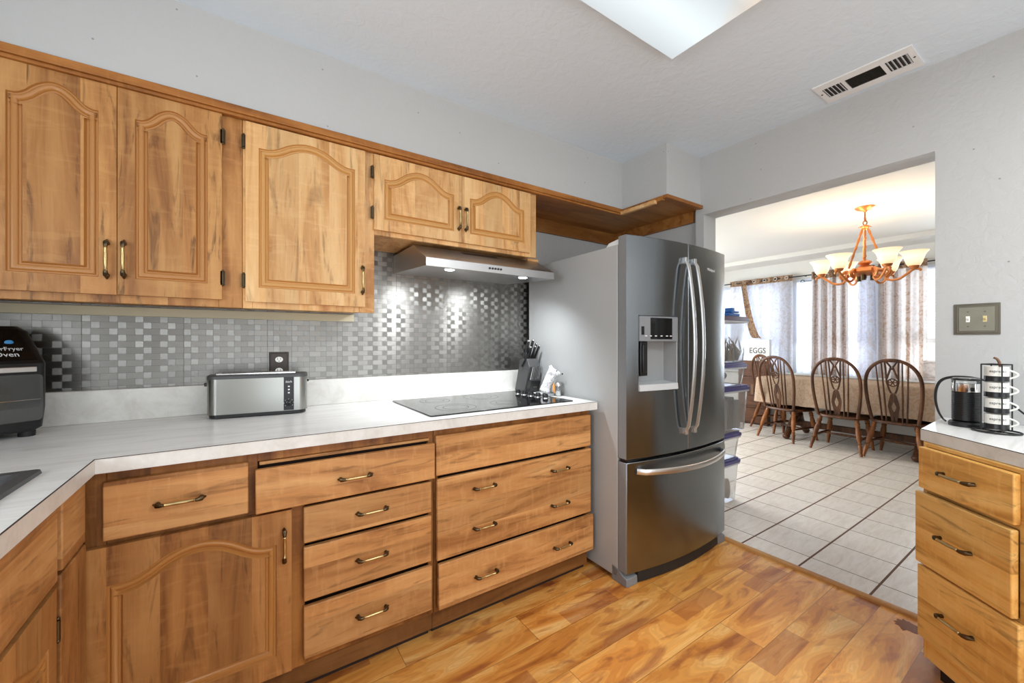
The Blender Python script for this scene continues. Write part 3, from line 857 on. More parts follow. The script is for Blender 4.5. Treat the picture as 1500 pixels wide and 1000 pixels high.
f_ = m.build('filter_panel', M['steel_light'], t, weld=False)
f_.rotation_euler = (R(3.4), 0, 0); f_.location = (0, .0, -.111)
for i, xa in enumerate((.858, 1.308)):
    d_ = bpy.data.lights.new('hood_lamp_light', 'SPOT'); d_.energy = 15; d_.spot_size = R(150); d_.spot_blend = .8; d_.shadow_soft_size = .025; d_.color = (.9, .95, 1)
    o = bpy.data.objects.new('hood_lamp_light', d_); C.objects.link(o); o.location = (xa, 1.842, 1.595); o.rotation_euler = (R(20), 0, 0)

# ------------------------------------------------------------------ refrigerator
FR = thing('refrigerator', 'stainless steel french door refrigerator with ice dispenser and freezer drawer', 'refrigerator', (1.612, 1.366, 0), R(-1.2))
FW = .896; HW = FW / 2
def fy(x): return -.046 * (1 - ((x - HW) / HW) ** 2)
MB().box(.0, .876, .058, .86, .025, 1.752).build('body', M['fridge_side'], FR, bevel=.004)
def bow_panel(x0, x1, z0, z1, thick=.055, holes=None, n=16):
    m = MB(); e = .006
    xs = [x0 + (x1 - x0) * i / n for i in range(n + 1)]
    if holes:
        xs = sorted(set([x for x in xs if not (abs(x - holes[0]) < .012 or abs(x - holes[1]) < .012)] + [holes[0], holes[1]]))
    zs = [z0, z1] if not holes else [z0, holes[2], holes[3], z1]
    def inside(i, j): return holes and holes[0] <= (xs[i] + xs[i + 1]) / 2 <= holes[1] and holes[2] <= (zs[j] + zs[j + 1]) / 2 <= holes[3]
    for j in range(len(zs) - 1):
        for i in range(len(xs) - 1):
            if inside(i, j): continue
            a, b = xs[i], xs[i + 1]
            m.add([(a, fy(a), zs[j]), (b, fy(b), zs[j]), (b, fy(b), zs[j + 1]), (a, fy(a), zs[j + 1])], [(0, 1, 2, 3)])
    for zz, fl in ((z0, 1), (z1, 0)):
        for i in range(len(xs) - 1):
            a, b = xs[i], xs[i + 1]
            m.add([(a, fy(a), zz), (b, fy(b), zz), (b, thick, zz), (a, thick, zz)], [(0, 1, 2, 3)])
    m.mat(2)
    for xx in (x0, x1):
        m.add([(xx, fy(xx), z0), (xx, thick, z0), (xx, thick, z1), (xx, fy(xx), z1)], [(0, 1, 2, 3)])
    m.add([(x0, thick, z0), (x1, thick, z0), (x1, thick, z1), (x0, thick, z1)], [(0, 1, 2, 3)]).mat(0)
    if holes:      # recess walls
        hx0_, hx1_, hz0, hz1 = holes; dp = .075
        cols = [x for x in xs if hx0_ - 1e-6 <= x <= hx1_ + 1e-6]
        m.mat(1)
        for i in range(len(cols) - 1):
            a, b = cols[i], cols[i + 1]
            for zz in (hz0, hz1):
                m.add([(a, fy(a), zz), (b, fy(b), zz), (b, .045, zz), (a, .045, zz)], [(0, 1, 2, 3)])
        for xx in (hx0_, hx1_):
            m.add([(xx, fy(xx), hz0), (xx, .045, hz0), (xx, .045, hz1), (xx, fy(xx), hz1)], [(0, 1, 2, 3)])
        m.add([(hx0_, .045, hz0), (hx1_, .045, hz0), (hx1_, .045, hz1), (hx0_, .045, hz1)], [(0, 1, 2, 3)])
        m.mat(0)
    return m
D = (.078, .352, .992, 1.382)
ld = bow_panel(.0, HW - .003, .648, 1.795, holes=D).build('door', [M['steel'], M['recess'], M['fridge_trim']], FR, smooth=25, bevel=.004)
rd = bow_panel(HW + .003, FW, .648, 1.795).build('door', [M['steel'], M['recess'], M['fridge_trim']], FR, smooth=25, bevel=.004)
dr = bow_panel(.0, FW, .066, .632).build('freezer_drawer', [M['steel'], M['recess'], M['fridge_trim']], FR, smooth=25, bevel=.004)
def bow_handle(parent, x, z0, z1, yb, dep=.062):
    m = MB(); n = 24; pts = []
    for i in range(n + 1):
        s = i / n
        out = .020 + dep * math.sin(PI * s) ** .8 * .8
        if i in (0, n): out = .004
        pts.append((x, yb - out, z0 + (z1 - z0) * s))
    m.tube(pts, .012, 12, flat=(1.15, .55), up=(1, 0, 0))
    m.box(x - .011, x + .011, yb - .022, yb + .004, z0 - .004, z0 + .03).box(x - .011, x + .011, yb - .022, yb + .004, z1 - .03, z1 + .004)
    return m.build('handle', M['steel_light'], parent, weld=False, bevel=.002)
bow_handle(ld, HW - .040, .745, 1.708, fy(HW - .04))
bow_handle(rd, HW + .040, .745, 1.708, fy(HW + .04))
m = MB(); pts = []; n = 28
for i in range(n + 1):
    s = i / n; x = .062 + (FW - .124) * s
    out = .022 + .050 * math.sin(PI * s) ** .8
    if i in (0, n): out = .004
    pts.append((x, fy(x) - out, .585 - .006 * math.sin(PI * s)))
m.tube(pts, .013, 12, flat=(1.2, .55), up=(0, 0, 1))
m.build('handle', M['steel_light'], dr)
# dispenser
ds = MB()
ds.mat(0)
for i in range(8):        # control housing, follows the bow
    a = D[0] + (D[1] - D[0]) * i / 8; b = D[0] + (D[1] - D[0]) * (i + 1) / 8
    yo = -.004
    ds.hexa([(a, fy(a) + yo, 1.252), (b, fy(b) + yo, 1.252), (b, .04, 1.252), (a, .04, 1.252)], [(a, fy(a) + yo, 1.381), (b, fy(b) + yo, 1.381), (b, .04, 1.381), (a, .04, 1.381)])
dso = ds.build('dispenser', M['fridge_trim'], FR, weld=False)
m = MB()
for i in range(6):
    a = .150 + .155 * i / 6; b = .150 + .155 * (i + 1) / 6
    m.hexa([(a, fy(a) - .0065, 1.262), (b, fy(b) - .0065, 1.262), (b, fy(b), 1.262), (a, fy(a), 1.262)], [(a, fy(a) - .0065, 1.374), (b, fy(b) - .0065, 1.374), (b, fy(b), 1.374), (a, fy(a), 1.374)])
m.build('display', M['black_gloss'], dso, weld=False)
m = MB()
for k, xx in enumerate((.118, .150, .185, .225, .265, .295)):
    m.ball((xx, fy(xx) - .0065, 1.283 - .004), (.011, .0015, .0028), 10, 6)
m.build('buttons', M['white'], dso, weld=False)
MB().box(.090, .108, fy(.1) - .0062, fy(.1), 1.285, 1.328).build('filter_light', M['black'], dso)
m = MB(); m.box(.095, .150, -.012, .04, 1.07, 1.252).box(.105, .140, -.02, -.012, 1.09, 1.235)
m.build('paddle', M['black'], dso, weld=False, bevel=.004)
m = MB()
for i in range(8):
    a = D[0] + (D[1] - D[0]) * i / 8; b = D[0] + (D[1] - D[0]) * (i + 1) / 8
    m.hexa([(a, fy(a) - .008, .994), (b, fy(b) - .008, .994), (b, .045, .994), (a, .045, .994)], [(a, fy(a) - .005, 1.026), (b, fy(b) - .005, 1.026), (b, .045, 1.034), (a, .045, 1.034)])
m.build('drip_tray', M['light_plastic'], dso, weld=False)
# hinge covers, feet, black kick plate in the shadow gap
for x in (.008, FW - .09):
    m = MB(); m.hexa([(x, .015, 1.754), (x + .07, .015, 1.754), (x + .07, .15, 1.754), (x, .15, 1.754)], [(x + .005, .02, 1.792), (x + .065, .02, 1.792), (x + .055, .14, 1.778), (x + .012, .14, 1.778)])
    m.build('hinge_cover', M['white'], FR, bevel=.004)
for x in (.0, FW - .085):
    m = MB(); m.prism([(-.004, .0), (.10, .0), (.10, .085), (.05, .072), (.028, .050), (-.002, .042)], x, x + .082, 'x')
    m.build('foot', M['fridge_trim'], FR, bevel=.004)
m = MB()
for i in range(16):
    a = .084 + (FW - .17) * i / 16; b = .084 + (FW - .17) * (i + 1) / 16
    m.hexa([(a, fy(a) + .012, .006), (b, fy(b) + .012, .006), (b, .06, .006), (a, .06, .006)], [(a, fy(a) + .012, .064), (b, fy(b) + .012, .064), (b, .06, .064), (a, .06, .064)])
m.build('shadow_kick_plate', M['black_soft'], FR)  # black plate brought forward to stand in for the shadow under the freezer
MB().box(.010, FW - .01, .0, .05, .634, .646).build('gasket', M['black'], FR)
lettering('Whirlpool', .024, M['white_ink'], rd, (HW + .245, fy(HW + .245) - .001, 1.672), (R(90), 0, R(8)), .0004)
m = MB(); m.tube([(1.74, 1.62, 1.756), (1.74, 1.62, 1.785), (1.74, 1.80, 1.785), (1.74, 1.80, 1.756)], .0035, 8).tube([(1.80, 1.62, 1.756), (1.80, 1.62, 1.785), (1.80, 1.80, 1.785), (1.80, 1.80, 1.756)], .0035, 8)
m.tube([(1.74, 1.68, 1.785), (1.80, 1.68, 1.785)], .003, 8).tube([(1.74, 1.75, 1.785), (1.80, 1.75, 1.785)], .003, 8)
wr = m.build('wire_stand', M['bronze'], weld=False); tag(wr, 'small dark wire stand on top of the refrigerator behind its hinge cover', 'stand')

# ------------------------------------------------------------------ cooktop
t = thing('cooktop', 'black glass electric cooktop set in the worktop with a row of knobs', 'cooktop', (1.08, 1.895, .925))
m = MB(); m.prism([(p[0], p[1]) for p in rr(-.412, .412, -.272, .272, .012)], .0, .0055)
m.build('glass_surface', M['black_gloss'], t, bevel=.0015)
m = MB()
for cx, cy, r_ in ((-.22, -.12, .10), (-.22, .14, .08), (.06, .13, .10), (.06, -.13, .08)):
    for q in (r_, r_ * .62):
        m.lathe([(q - .0012, .0058), (q + .0012, .0058)], (cx, cy, 0), (0, 0, 1), 48, cap=False)
m.build('burner_rings', M['grey_dark'], t, weld=False)
for k in range(5):
    yy = .135 - k * .062
    m = MB().mat(0).lathe([(.021, .0055), (.021, .009), (.0185, .010)], (.325 + k * .004, yy, 0), seg=20)
    m.mat(1).lathe([(.0165, .010), (.0155, .024), (.013, .026)], (.325 + k * .004, yy, 0), seg=20)
    m.box(.325 + k * .004 - .003, .325 + k * .004 + .003, yy - .015, yy + .015, .025, .030)
    m.build('knob', [M['chrome'], M['black']], t, weld=False)

# ------------------------------------------------------------------ toaster
t = thing('toaster', 'long stainless toaster with a black control strip on the worktop', 'toaster', (.062, 2.115, .925), R(-6))
TL, TW, TH = .375, .125, .180
def stadium(l, w_, n=10, r=None):
    r = r or w_ * .32
    return rr(-l / 2, l / 2, -w_ / 2, w_ / 2, r, n)
m = MB(); m.strips([[(p[0], p[1], z) for p in stadium(TL, TW)] for z in (.018, TH - .012)])
body = m.build('body', M['steel_toast'], t)
m = MB(); m.prism(stadium(TL - .012, TW - .012), .004, .020); m.build('base', M['black'], t)
m = MB(); lo = [[(p[0] * a, p[1] * b, z) for p in stadium(TL, TW)] for a, b, z in ((1.004, 1.01, TH - .014), (1.002, 1.0, TH - .002), (.985, .95, TH + .002))]
m.strips(lo); m.add(lo[-1], [tuple(range(len(lo[-1])))]); m.build('top_rim', M['grey_dark'], t)
m = MB(); m.box(-.150, .135, -.030, -.008, TH + .0022, TH + .0030).box(-.150, .135, .008, .030, TH + .0022, TH + .0030); m.build('slots', M['black_soft'], t, weld=False)
m = MB(); m.box(-.155, .14, -.036, -.031, TH + .002, TH + .009).box(-.155, .14, .031, .036, TH + .002, TH + .009); m.build('slot_guard', M['chrome'], t, weld=False, bevel=.001)
cp = MB().box(.094, .134, -TW / 2 - .0012, -TW / 2 + .004, .020, TH - .013).build('control_panel', M['black'], t)
lettering('ikich', .0145, M['white_ink'], cp, (.114, -TW / 2 - .0016, TH - .034), (R(90), 0, 0), .0003, sx=.95)
for k in range(3):
    MB().box(.1105, .1175, -TW / 2 - .0022, -TW / 2, TH - .058 - k * .014, TH - .052 - k * .014).build('button', M['white_ink'], cp)
kb = MB().lathe([(.013, 0), (.013, .008), (.010, .010)], (.114, -TW / 2 - .001, .052), (0, -1, 0), 20).build('dial', M['black_gloss'], cp)
m = MB()
for k in range(7):
    a = R(-40 + k * 44); m.ball((.114 + .019 * math.cos(a), -TW / 2 - .0016, .052 + .017 * math.sin(a)), .0013, 6, 4)
m.build('dial_marks', M['white_ink'], cp, weld=False)
MB().box(-TL / 2 - .012, -TL / 2 + .004, -.012, .012, TH - .045, TH - .030).build('lever', M['black'], t, bevel=.003)
MB().ball((TL / 2 + .002, 0, TH - .036), (.006, .008, .006), 10, 6).build('side_screw', M['black'], t)

# ------------------------------------------------------------------ outlet and switch
t = thing('power_outlet', 'dark bronze power outlet plate on the metal mosaic behind the toaster', 'outlet', (.145, 2.268, 1.135))
m = MB(); m.box(-.042, .042, -.006, 0, -.063, .063).box(-.036, .036, -.009, 0, -.057, .057).build('cover_plate', M['umber'], t, weld=False, bevel=.002)
for z in (.027, -.027):
    s = MB().mat(0).lathe([(.0165, 0), (.0165, .002)], (0, -.009, z), (0, -1, 0), 24, squash=(1, .82))
    s.mat(1).box(-.0075, -.0055, -.0116, -.0108, z - .001, z + .008).box(.0055, .0075, -.0116, -.0108, z - .001, z + .007).lathe([(.0025, 0), (.0025, .0004)], (0, -.0112, z - .008), (0, -1, 0), 10)
    s.build('socket', [M['porcelain'], M['ink']], t, weld=False)
MB().lathe([(.003, 0), (.003, .001)], (0, -.009, 0), (0, -1, 0), 10).build('screw', M['bronze'], t)

t = thing('light_switch', 'stepped pewter double light switch plate on the white wall', 'switch', (2.5, .306, 1.342), R(-90))
m = MB(); m.box(-.063, .063, -.004, 0, -.0635, .0635).box(-.057, .057, -.007, 0, -.0575, .0575).build('cover_frame', M['pewter_dark'], t, weld=False, bevel=.0015)
m = MB(); m.box(-.049, .049, -.009, 0, -.0495, .0495).build('cover_plate', M['pewter'], t, weld=False, bevel=.001)
for x, mt in ((-.023, 'porcelain'), (.023, 'ivory')):
    s = MB().box(x - .0055, x + .0055, -.0098, -.008, -.012, .012)
    s.hexa([(x - .004, -.009, -.008), (x + .004, -.009, -.008), (x + .004, -.009, .004), (x - .004, -.009, .004)], [(x - .003, -.020, .003), (x + .003, -.020, .003), (x + .003, -.018, .010), (x - .003, -.018, .010)])
    s.build('toggle', M[mt], t, weld=False)
    for z in (-.03, .03): MB().lathe([(.003, 0), (.003, .001)], (x, -.009, z), (0, -1, 0), 10).build('screw', M['pewter_dark'], t)

# ------------------------------------------------------------------ air fryer oven
t = thing('air_fryer_oven', 'black air fryer oven with a glass door standing in the counter corner', 'air fryer', (-.708, 1.957, .925), R(40))
# local -y is the front; front right foot lies near x=+.17
aw, ad = .183, .245
def prof(z):      # y of the front face at height z
    if z < .25: return 0.0
    return (z - .25) / .13 * .105
m = MB()
zs = [.018, .03, .10, .25, .36, .378]
L_ = []
for z in zs:
    ins = .022 if z in (.018,) else (.006 if z == .03 else (.0 if z < .3 else (.004 if z == .36 else .02)))
    y0 = prof(min(z, .375)) + ins * .6
    L_.append([(p[0], p[1], z) for p in rr(-aw + ins, aw - ins, y0, ad - ins * .3, .022, 5)])
m.strips(L_); m.add(L_[-1], [tuple(range(len(L_[-1])))]); m.add(L_[0], [tuple(range(len(L_[0])))[::-1]])
m.build('housing', M['black'], t, bevel=0)
m = MB(); m.add([(-.160, prof(.262) - .002, .262), (.160, prof(.262) - .002, .262), (.148, prof(.372) - .002, .368), (-.148, prof(.372) - .002, .368)], [(0, 1, 2, 3)])
cpn = m.build('control_panel', M['black_gloss'], t)
sl = math.atan2(.105, .13)
lettering('Power AirFryer', .021, M['white_ink'], cpn, (.138, prof(.300) - .0032, .300), (R(90) - sl, 0, 0), .0004, align='RIGHT')
lettering('Oven', .026, M['white_ink'], cpn, (.122, prof(.281) - .0032, .281), (R(90) - sl, 0, 0), .0004, align='RIGHT')
MB().ball((.112, prof(.322) - .003, .322), (.011, .002, .008), 12, 8).build('emblem', M['blue_ink'], cpn)
MB().box(-.15, .15, -.012, .0, .222, .240).build('door_handle', M['steel_light'], t, bevel=.002)
m = MB(); m.prism(rr(-.168, .168, .055, .214, .016), -.006, .0, 'y')
gd = m.build('glass_door', M['door_glass'], t, bevel=.002)
m = MB(); m.tube([(-.16, -.006, .128), (.16, -.006, .128)], .0015, 6); m.build('rack_line', M['chrome'], gd)
m = MB()
m.lathe([(.02, 0), (.021, .018)], (.145, .035, 0), seg=14).build('foot', M['black_soft'], t)
for x, y in ((-.145, .035), (.145, .20), (-.145, .20)):
    MB().lathe([(.02, 0), (.021, .018)], (x, y, 0), seg=14).build('foot', M['black_soft'], t)

# ------------------------------------------------------------------ knife block and knives
t = thing('knife_block', 'slanted dark grey knife block on the worktop against the refrigerator side', 'knife block', (1.505, 2.0, .925))
# profile in local Y,Z
pb = [(.215, 0), (.10, 0), (.048, .165), (.075, .215), (.155, .205)]
m = MB(); m.prism([(y, z) for y, z in pb], 0, .088, 'x'); m.build('block', M['grey_dark'], t, bevel=.004)
m = MB(); m.prism([(.060, .0), (.118, .0), (.090, .088), (.036, .076)], .006, .082, 'x'); m.build('lower_block', M['black'], t, bevel=.003)
ls = MB().box(.03, .06, -.002, .0, .03, .055).build('badge', M['pewter'], t); ls.location = (0, .050, 0)
kd = Vector((.03, -.32, .95)).normalized()
def knife(base, L, w_, label, steel_end=True, d=kd):
    m = MB().mat(0)
    b = Vector(base)
    m.tube([b, b + d * L * .1, b + d * L * .55, b + d * L * .9, b + d * L], [w_ * .8, w_, w_ * .85, w_ * 1.1, w_ * .6], 10, flat=(1, .65), up=(0, 1, .3))
    m.mat(1)
    m.tube([b - d * .03, b + d * .004], w_ * .8, 8, flat=(1, .4), up=(0, 1, .3))
    if steel_end: m.ball(b + d * (L - .002), w_ * .75, 8, 6)
    o = m.build('knife', [M['black'], M['chrome']], weld=False)
    return tag(o, label, 'knife', 'knives in the knife block')
B0 = Vector((1.505, 2.0, .925))
KN = [((.020, .125, .212), .125, .0115, 'largest black handled knife at the back left slot of the knife block'),
      ((.048, .125, .212), .130, .0110, 'black handled knife with the highest butt in the middle of the back row'),
      ((.072, .12, .212), .105, .0100, 'black handled knife in the back right slot of the knife block'),
      ((.018, .095, .213), .085, .0090, 'short black handled knife in the second row, left slot of the block'),
      ((.045, .092, .213), .090, .0090, 'short black handled knife in the second row, centre slot of the block'),
      ((.070, .090, .213), .095, .0090, 'short black handled knife in the second row, right slot of the block')]
for i, (p, L, w_, lb) in enumerate(KN): knife(B0 + Vector(p), L, w_ * 1.1, lb, d=Vector((.02 + .05 * (i % 3), -.30 - .12 * (i // 3), .93)).normalized())
m = MB().tube([(.03 * math.cos(2 * PI * k / 16) * .6, 0, .03 * math.sin(2 * PI * k / 16)) for k in range(16)], .005, 8, closed=True)
m.tube([(0, 0, -.028), (.004, .01, -.075)], .006, 8)
sr = m.build('scissors', M['black'], loc=(1.508, 2.088, 1.160)); sr.rotation_euler = (R(15), 0, R(40)); tag(sr, 'black looped scissors handle in the left end slot of the knife block', 'scissors')
for k in range(6):
    p = B0 + Vector((.013 + k * .0125, .056, .080))
    m = MB().mat(0).tube([p, p + kd * .088], .0044, 8, flat=(1.1, .7), up=(0, 1, .3)).mat(1).tube([p - kd * .02, p + kd * .002], .004, 8)
    kk = m.build('steak_knife', [M['steel_light'], M['chrome']], weld=False)
    tag(kk, 'steel handled steak knife in the front row of the knife block', 'knife', 'steak knives in the front row of the block')

# ------------------------------------------------------------------ wolf figurine and glass shaker
t = thing('wolf_figurine', 'small white wolf figurine with coloured feathers at its base beside the knife block', 'figurine', (1.548, 1.895, .925), R(38))
t.scale = (1.3, 1.3, 1.3)
# front of the wolf is local -y; body built as one smooth surface
def skin_mesh(name, pts, edges, radii, mat, parent, sub=2):
    me = bpy.data.meshes.new(name); me.from_pydata([tuple(p) for p in pts], edges, []); me.materials.append(mat)
    o = bpy.data.objects.new(name, me); C.objects.link(o); o.parent = parent
    s = o.modifiers.new('skin', 'SKIN'); s.use_smooth_shade = True
    for i, r_ in enumerate(radii):
        me.skin_vertices[0].data[i].radius = (r_, r_) if not isinstance(r_, tuple) else r_
    me.skin_vertices[0].data[0].use_root = True
    u = o.modifiers.new('sub', 'SUBSURF'); u.levels = sub; u.render_levels = sub
    return o
fur = NT('white_fur'); fn_ = fur.noise(fur.coord('Object', (160, 160, 160)), 1, 4)
fur.P(Base_Color=fur.ramp(fn_, [(.3, srgb(150, 148, 150)), (.5, srgb(226, 225, 226)), (.8, srgb(246, 246, 246))]), Roughness=.6, Normal=fur.bump(fn_, .5, .004))
M['fur'] = fur.m
body = skin_mesh('body', [(0, .01, .060), (0, -.002, .088), (0, -.014, .108), (0, -.034, .104), (0, -.050, .098), (0, .02, .03), (0, .025, .006),
                   (.014, -.004, .122), (.017, -.002, .140), (-.014, -.004, .122), (-.017, -.002, .140), (.020, -.014, .098), (-.020, -.014, .098)],
          [(0, 1), (1, 2), (2, 3), (3, 4), (0, 5), (5, 6), (2, 7), (7, 8), (2, 9), (9, 10), (2, 11), (2, 12)],
          [.026, .023, .021, .012, .007, .030, .034, .009, .002, .009, .002, .010, .010], M['fur'], t)
m = MB(); m.ball((0, -.058, .100), (.005, .004, .004), 10, 6); m.ball((.010, -.033, .114), .003, 8, 6); m.ball((-.010, -.033, .114), .003, 8, 6)
m.build('nose_and_eyes', M['black_gloss'], t, weld=False)
fcol = [srgb(214, 150, 84), srgb(70, 96, 120), srgb(170, 110, 70), srgb(120, 140, 146), srgb(204, 180, 150)]
for k in range(5):
    fm = simple('feather_tone_%s' % 'abcde'[k], fcol[k], .6)
    a = -.8 + k * .4; x = .030 * math.sin(a); y = -.030 * math.cos(a)
    m = MB(); n = 8
    m.tube([(x * (1 + s * .05), y * (1 + s * .05), .060 - s * .0068) for s in range(n)], [.001, .004, .007, .008, .008, .007, .005, .001], 8, flat=(.3, 1.1), up=(x, y, 0))
    m.build('feather', fm, t)
MB().lathe([(.036, 0), (.037, .004), (.030, .010)], (0, 0, 0), seg=24).build('plinth', M['fridge_trim'], t)
t = thing('salt_shaker', 'small clear glass shaker with a steel cap next to the wolf figurine', 'shaker', (1.560, 1.835, .925))
MB().lathe([(.018, 0), (.020, .006), (.017, .03), (.014, .055), (.014, .060)], seg=20).build('glass_body', M['clear_glass'], t)
MB().lathe([(.015, .060), (.015, .074), (.010, .080), (.002, .081)], seg=20).build('cap', M['chrome'], t)
MB().lathe([(.015, .003), (.0165, .007), (.0145, .028), (.001, .030)], seg=16).build('salt', M['white'], t)

# ------------------------------------------------------------------ ceiling fitting and vent
t = thing('ceiling_light', 'large rectangular fluorescent ceiling light with a ribbed diffuser', 'ceiling light', (0, 0, 0))
x0, x1, y0, y1 = .268, 1.487, .42, 1.022
m = MB(); m.add([(x0 + .01, y0 + .01, 2.420), (x1 - .01, y0 + .01, 2.420), (x1 - .01, y1 - .01, 2.420), (x0 + .01, y1 - .01, 2.420)], [(0, 1, 2, 3)])
for (a, b) in (((x0, y0), (x1, y0)), ((x1, y0), (x1, y1)), ((x1, y1), (x0, y1)), ((x0, y1), (x0, y0))):
    ia = (min(max(a[0], x0 + .01), x1 - .01), min(max(a[1], y0 + .01), y1 - .01)); ib = (min(max(b[0], x0 + .01), x1 - .01), min(max(b[1], y0 + .01), y1 - .01))
    m.add([(*a, 2.452), (*b, 2.452), (*ib, 2.420), (*ia, 2.420)], [(0, 1, 2, 3)])
m.build('diffuser', M['diffuser'], t)
m = MB(); e = .006
m.box(x0 - e, x1 + e, y0 - e, y0, 2.446, CZ).box(x0 - e, x1 + e, y1, y1 + e, 2.446, CZ).box(x0 - e, x0, y0, y1, 2.446, CZ).box(x1, x1 + e, y0, y1, 2.446, CZ)
m.build('frame', M['white'], t, weld=False)

t = thing('ceiling_vent', 'white metal air vent with three louvred sections on the ceiling', 'vent', (2.356, .622, CZ))
m = MB(); a, b = .100, .172
m.box(-a, a, -b, -b + .022, -.006, 0).box(-a, a, b - .022, b, -.006, 0).box(-a, -a + .048, -b + .022, b - .022, -.006, 0).box(a - .048, a, -b + .022, b - .022, -.006, 0)
m.box(-a + .048, a - .048, -.076, -.062, -.006, 0).box(-a + .048, a - .048, .062, .076, -.006, 0)
m.build('frame', M['white'], t, weld=False)
MB().box(-.055, .055, -.152, .152, -.0015, -.0005).build('backing', M['black_soft'], t)
for y0_, y1_, lng in ((-.152, -.076, False), (-.062, .062, True), (.076, .152, False)):
    m = MB()
    if lng:
        k = -.05
        while k < .05:
            m.hexa([(k, y0_, -.0065), (k + .002, y0_, -.0065), (k + .002, y1_, -.0065), (k, y1_, -.0065)], [(k + .005, y0_, -.001), (k + .007, y0_, -.001), (k + .007, y1_, -.001), (k + .005, y1_, -.001)]); k += .0095
    else:
        k = y0_ + .004
        while k < y1_ - .004:
            m.hexa([(-.052, k, -.0065), (.052, k, -.0065), (.052, k + .0018, -.0065), (-.052, k + .0018, -.0065)], [(-.052, k + .006, -.001), (.052, k + .006, -.001), (.052, k + .0078, -.001), (-.052, k + .0078, -.001)]); k += .0150
    m.build('louvre', M['pewter_dark'] if lng else M['white'], t, weld=False)
m = MB(); m.lathe([(.004, 0), (.004, -.002)], (-.01, b - .011, -.006)).lathe([(.004, 0), (.004, -.002)], (.0, -b + .011, -.006)); m.build('screws', M['ink'], t, weld=False)

# ------------------------------------------------------------------ right corner cabinet with worktop
CA = R(228.8)
t = thing('corner_cabinet', 'golden oak corner cabinet with three drawers under the coffee things', 'cabinet', (2.066, .380, 0), CA)
# local +x runs to the right along the drawer faces, local -y faces the room
ca, sa = math.cos(CA), math.sin(CA)
def loc2(X, Y):
    dx, dy = X - 2.066, Y - .380
    return (dx * ca + dy * sa, -dx * sa + dy * ca)
inner = .018
poly = [(0.004, inner), (.345, inner), loc2(1.84, -.60), loc2(2.49, -.60), loc2(2.49, .385), loc2(2.09, .385)]
m = MB(); m.prism(poly, .10, .882); m.build('carcass', M['corner_h'], t)
poly2 = [(.06, .09), (.33, .09), loc2(1.90, -.58), loc2(2.47, -.58), loc2(2.47, .35), loc2(2.14, .35)]
m = MB(); m.prism(poly2, 0, .10); m.build('toe_kick', M['gap_shade'], t)
frame_part(t, 0, 0, 0, 0, 0, M['corner_h'], [(0, .01, .10, .882), (.310, .350, .10, .882), (0, .350, .868, .882), (0, .35, .705, .725), (0, .35, .43, .45), (0, .35, .10, .19)])
q = drawer_front(t, .002, .316, .720, .868, -.020, M['corner_h']); handle(q, .150, .078, 0, .125)
q = drawer_front(t, -.004, .316, .450, .706, -.026, M['corner_h']); handle(q, .152, .128, 0, .125)
q = drawer_front(t, .000, .330, .182, .441, -.022, M['corner_h']); handle(q, .150, .130, 0, .125)
t = thing('worktop', 'pale laminate corner worktop holding the milk frother and cup rack', 'worktop', (0, 0, 0))
e1 = (2.100, .394); dv = (ca, sa)
e2 = (e1[0] + dv[0] * .42, e1[1] + dv[1] * .42)
m = MB(); m.prism([e1, (2.498, .400), (2.498, -.62), (e2[0], -.62), e2], .883, .925); m.build('top', M['counter'], t)
nx, ny = sa, -ca
m = MB(); m.prism([e1, (e1[0] + nx * .0012, e1[1] + ny * .0012), (e2[0] + nx * .0012, e2[1] + ny * .0012), e2], .884, .924); m.build('edge_band', M['curb'], t)
m = MB(); m.prism([e1, (e1[0] + nx * .0016, e1[1] + ny * .0016), (e2[0] + nx * .0016, e2[1] + ny * .0016), e2], .9236, .9258); m.build('edge_seam', M['grout'], t)

# milk frother
t = thing('milk_frother', 'black ribbed milk frother with a clear lid on its power base', 'frother', (2.312, .310, .925))
r0 = .0385
pf = [(.036, .020)]
k = .022
while k < .118:
    pf += [(r0, k), (r0, k + .0035), (r0 - .0012, k + .0042), (r0 - .0012, k + .0055)]; k += .006
FZ = 1.13
def tall(p): return [(r_, z * FZ) for r_, z in p]
MB().lathe(tall(pf), seg=36).build('jug', M['black'], t)
MB().lathe(tall([(r0, .118), (r0 + .0006, .122), (r0 + .0004, .146), (r0 - .001, .147)]), seg=36, cap=False).build('steel_band', M['chrome'], t)
MB().lathe(tall([(r0, .147), (r0, .158), (r0 - .004, .164), (.01, .165)]), seg=36).build('lid', M['clear_glass'], t)
MB().lathe(tall([(r0 + .001, .156), (r0 + .001, .161)]), seg=36).build('lid_seal', M['black'], t)
MB().lathe([(.047, 0), (.048, .012), (.044, .018), (.036, .0205)], seg=36).build('power_base', M['black'], t)
cd = []
for i in range(40):
    a = R(-75 + i * 330 / 39)
    cd.append((0, .056 + .052 * math.cos(a) * .9, .09 + .082 * math.sin(a)))
m = MB()
P0 = [(2.325, .366, .934), (2.34, .376, .940), (2.355, .390, .965), (2.362, .399, 1.01), (2.364, .397, 1.055), (2.366, .385, 1.088), (2.37, .36, 1.104), (2.374, .32, 1.108), (2.38, .28, 1.102), (2.39, .25, 1.085), (2.41, .22, 1.03), (2.43, .16, .96), (2.43, .10, .935)]
def smoothp(P, n=6):
    out = []
    for i in range(len(P) - 1):
        p0 = Vector(P[max(i - 1, 0)]); p1 = Vector(P[i]); p2 = Vector(P[i + 1]); p3 = Vector(P[min(i + 2, len(P) - 1)])
        for k in range(n):
            s = k / n
            out.append(.5 * ((2 * p1) + (p2 - p0) * s + (2 * p0 - 5 * p1 + 4 * p2 - p3) * s * s + (3 * p1 - p0 - 3 * p2 + p3) * s ** 3))
    out.append(Vector(P[-1])); return out
m.tube(smoothp(P0), .0032, 8)
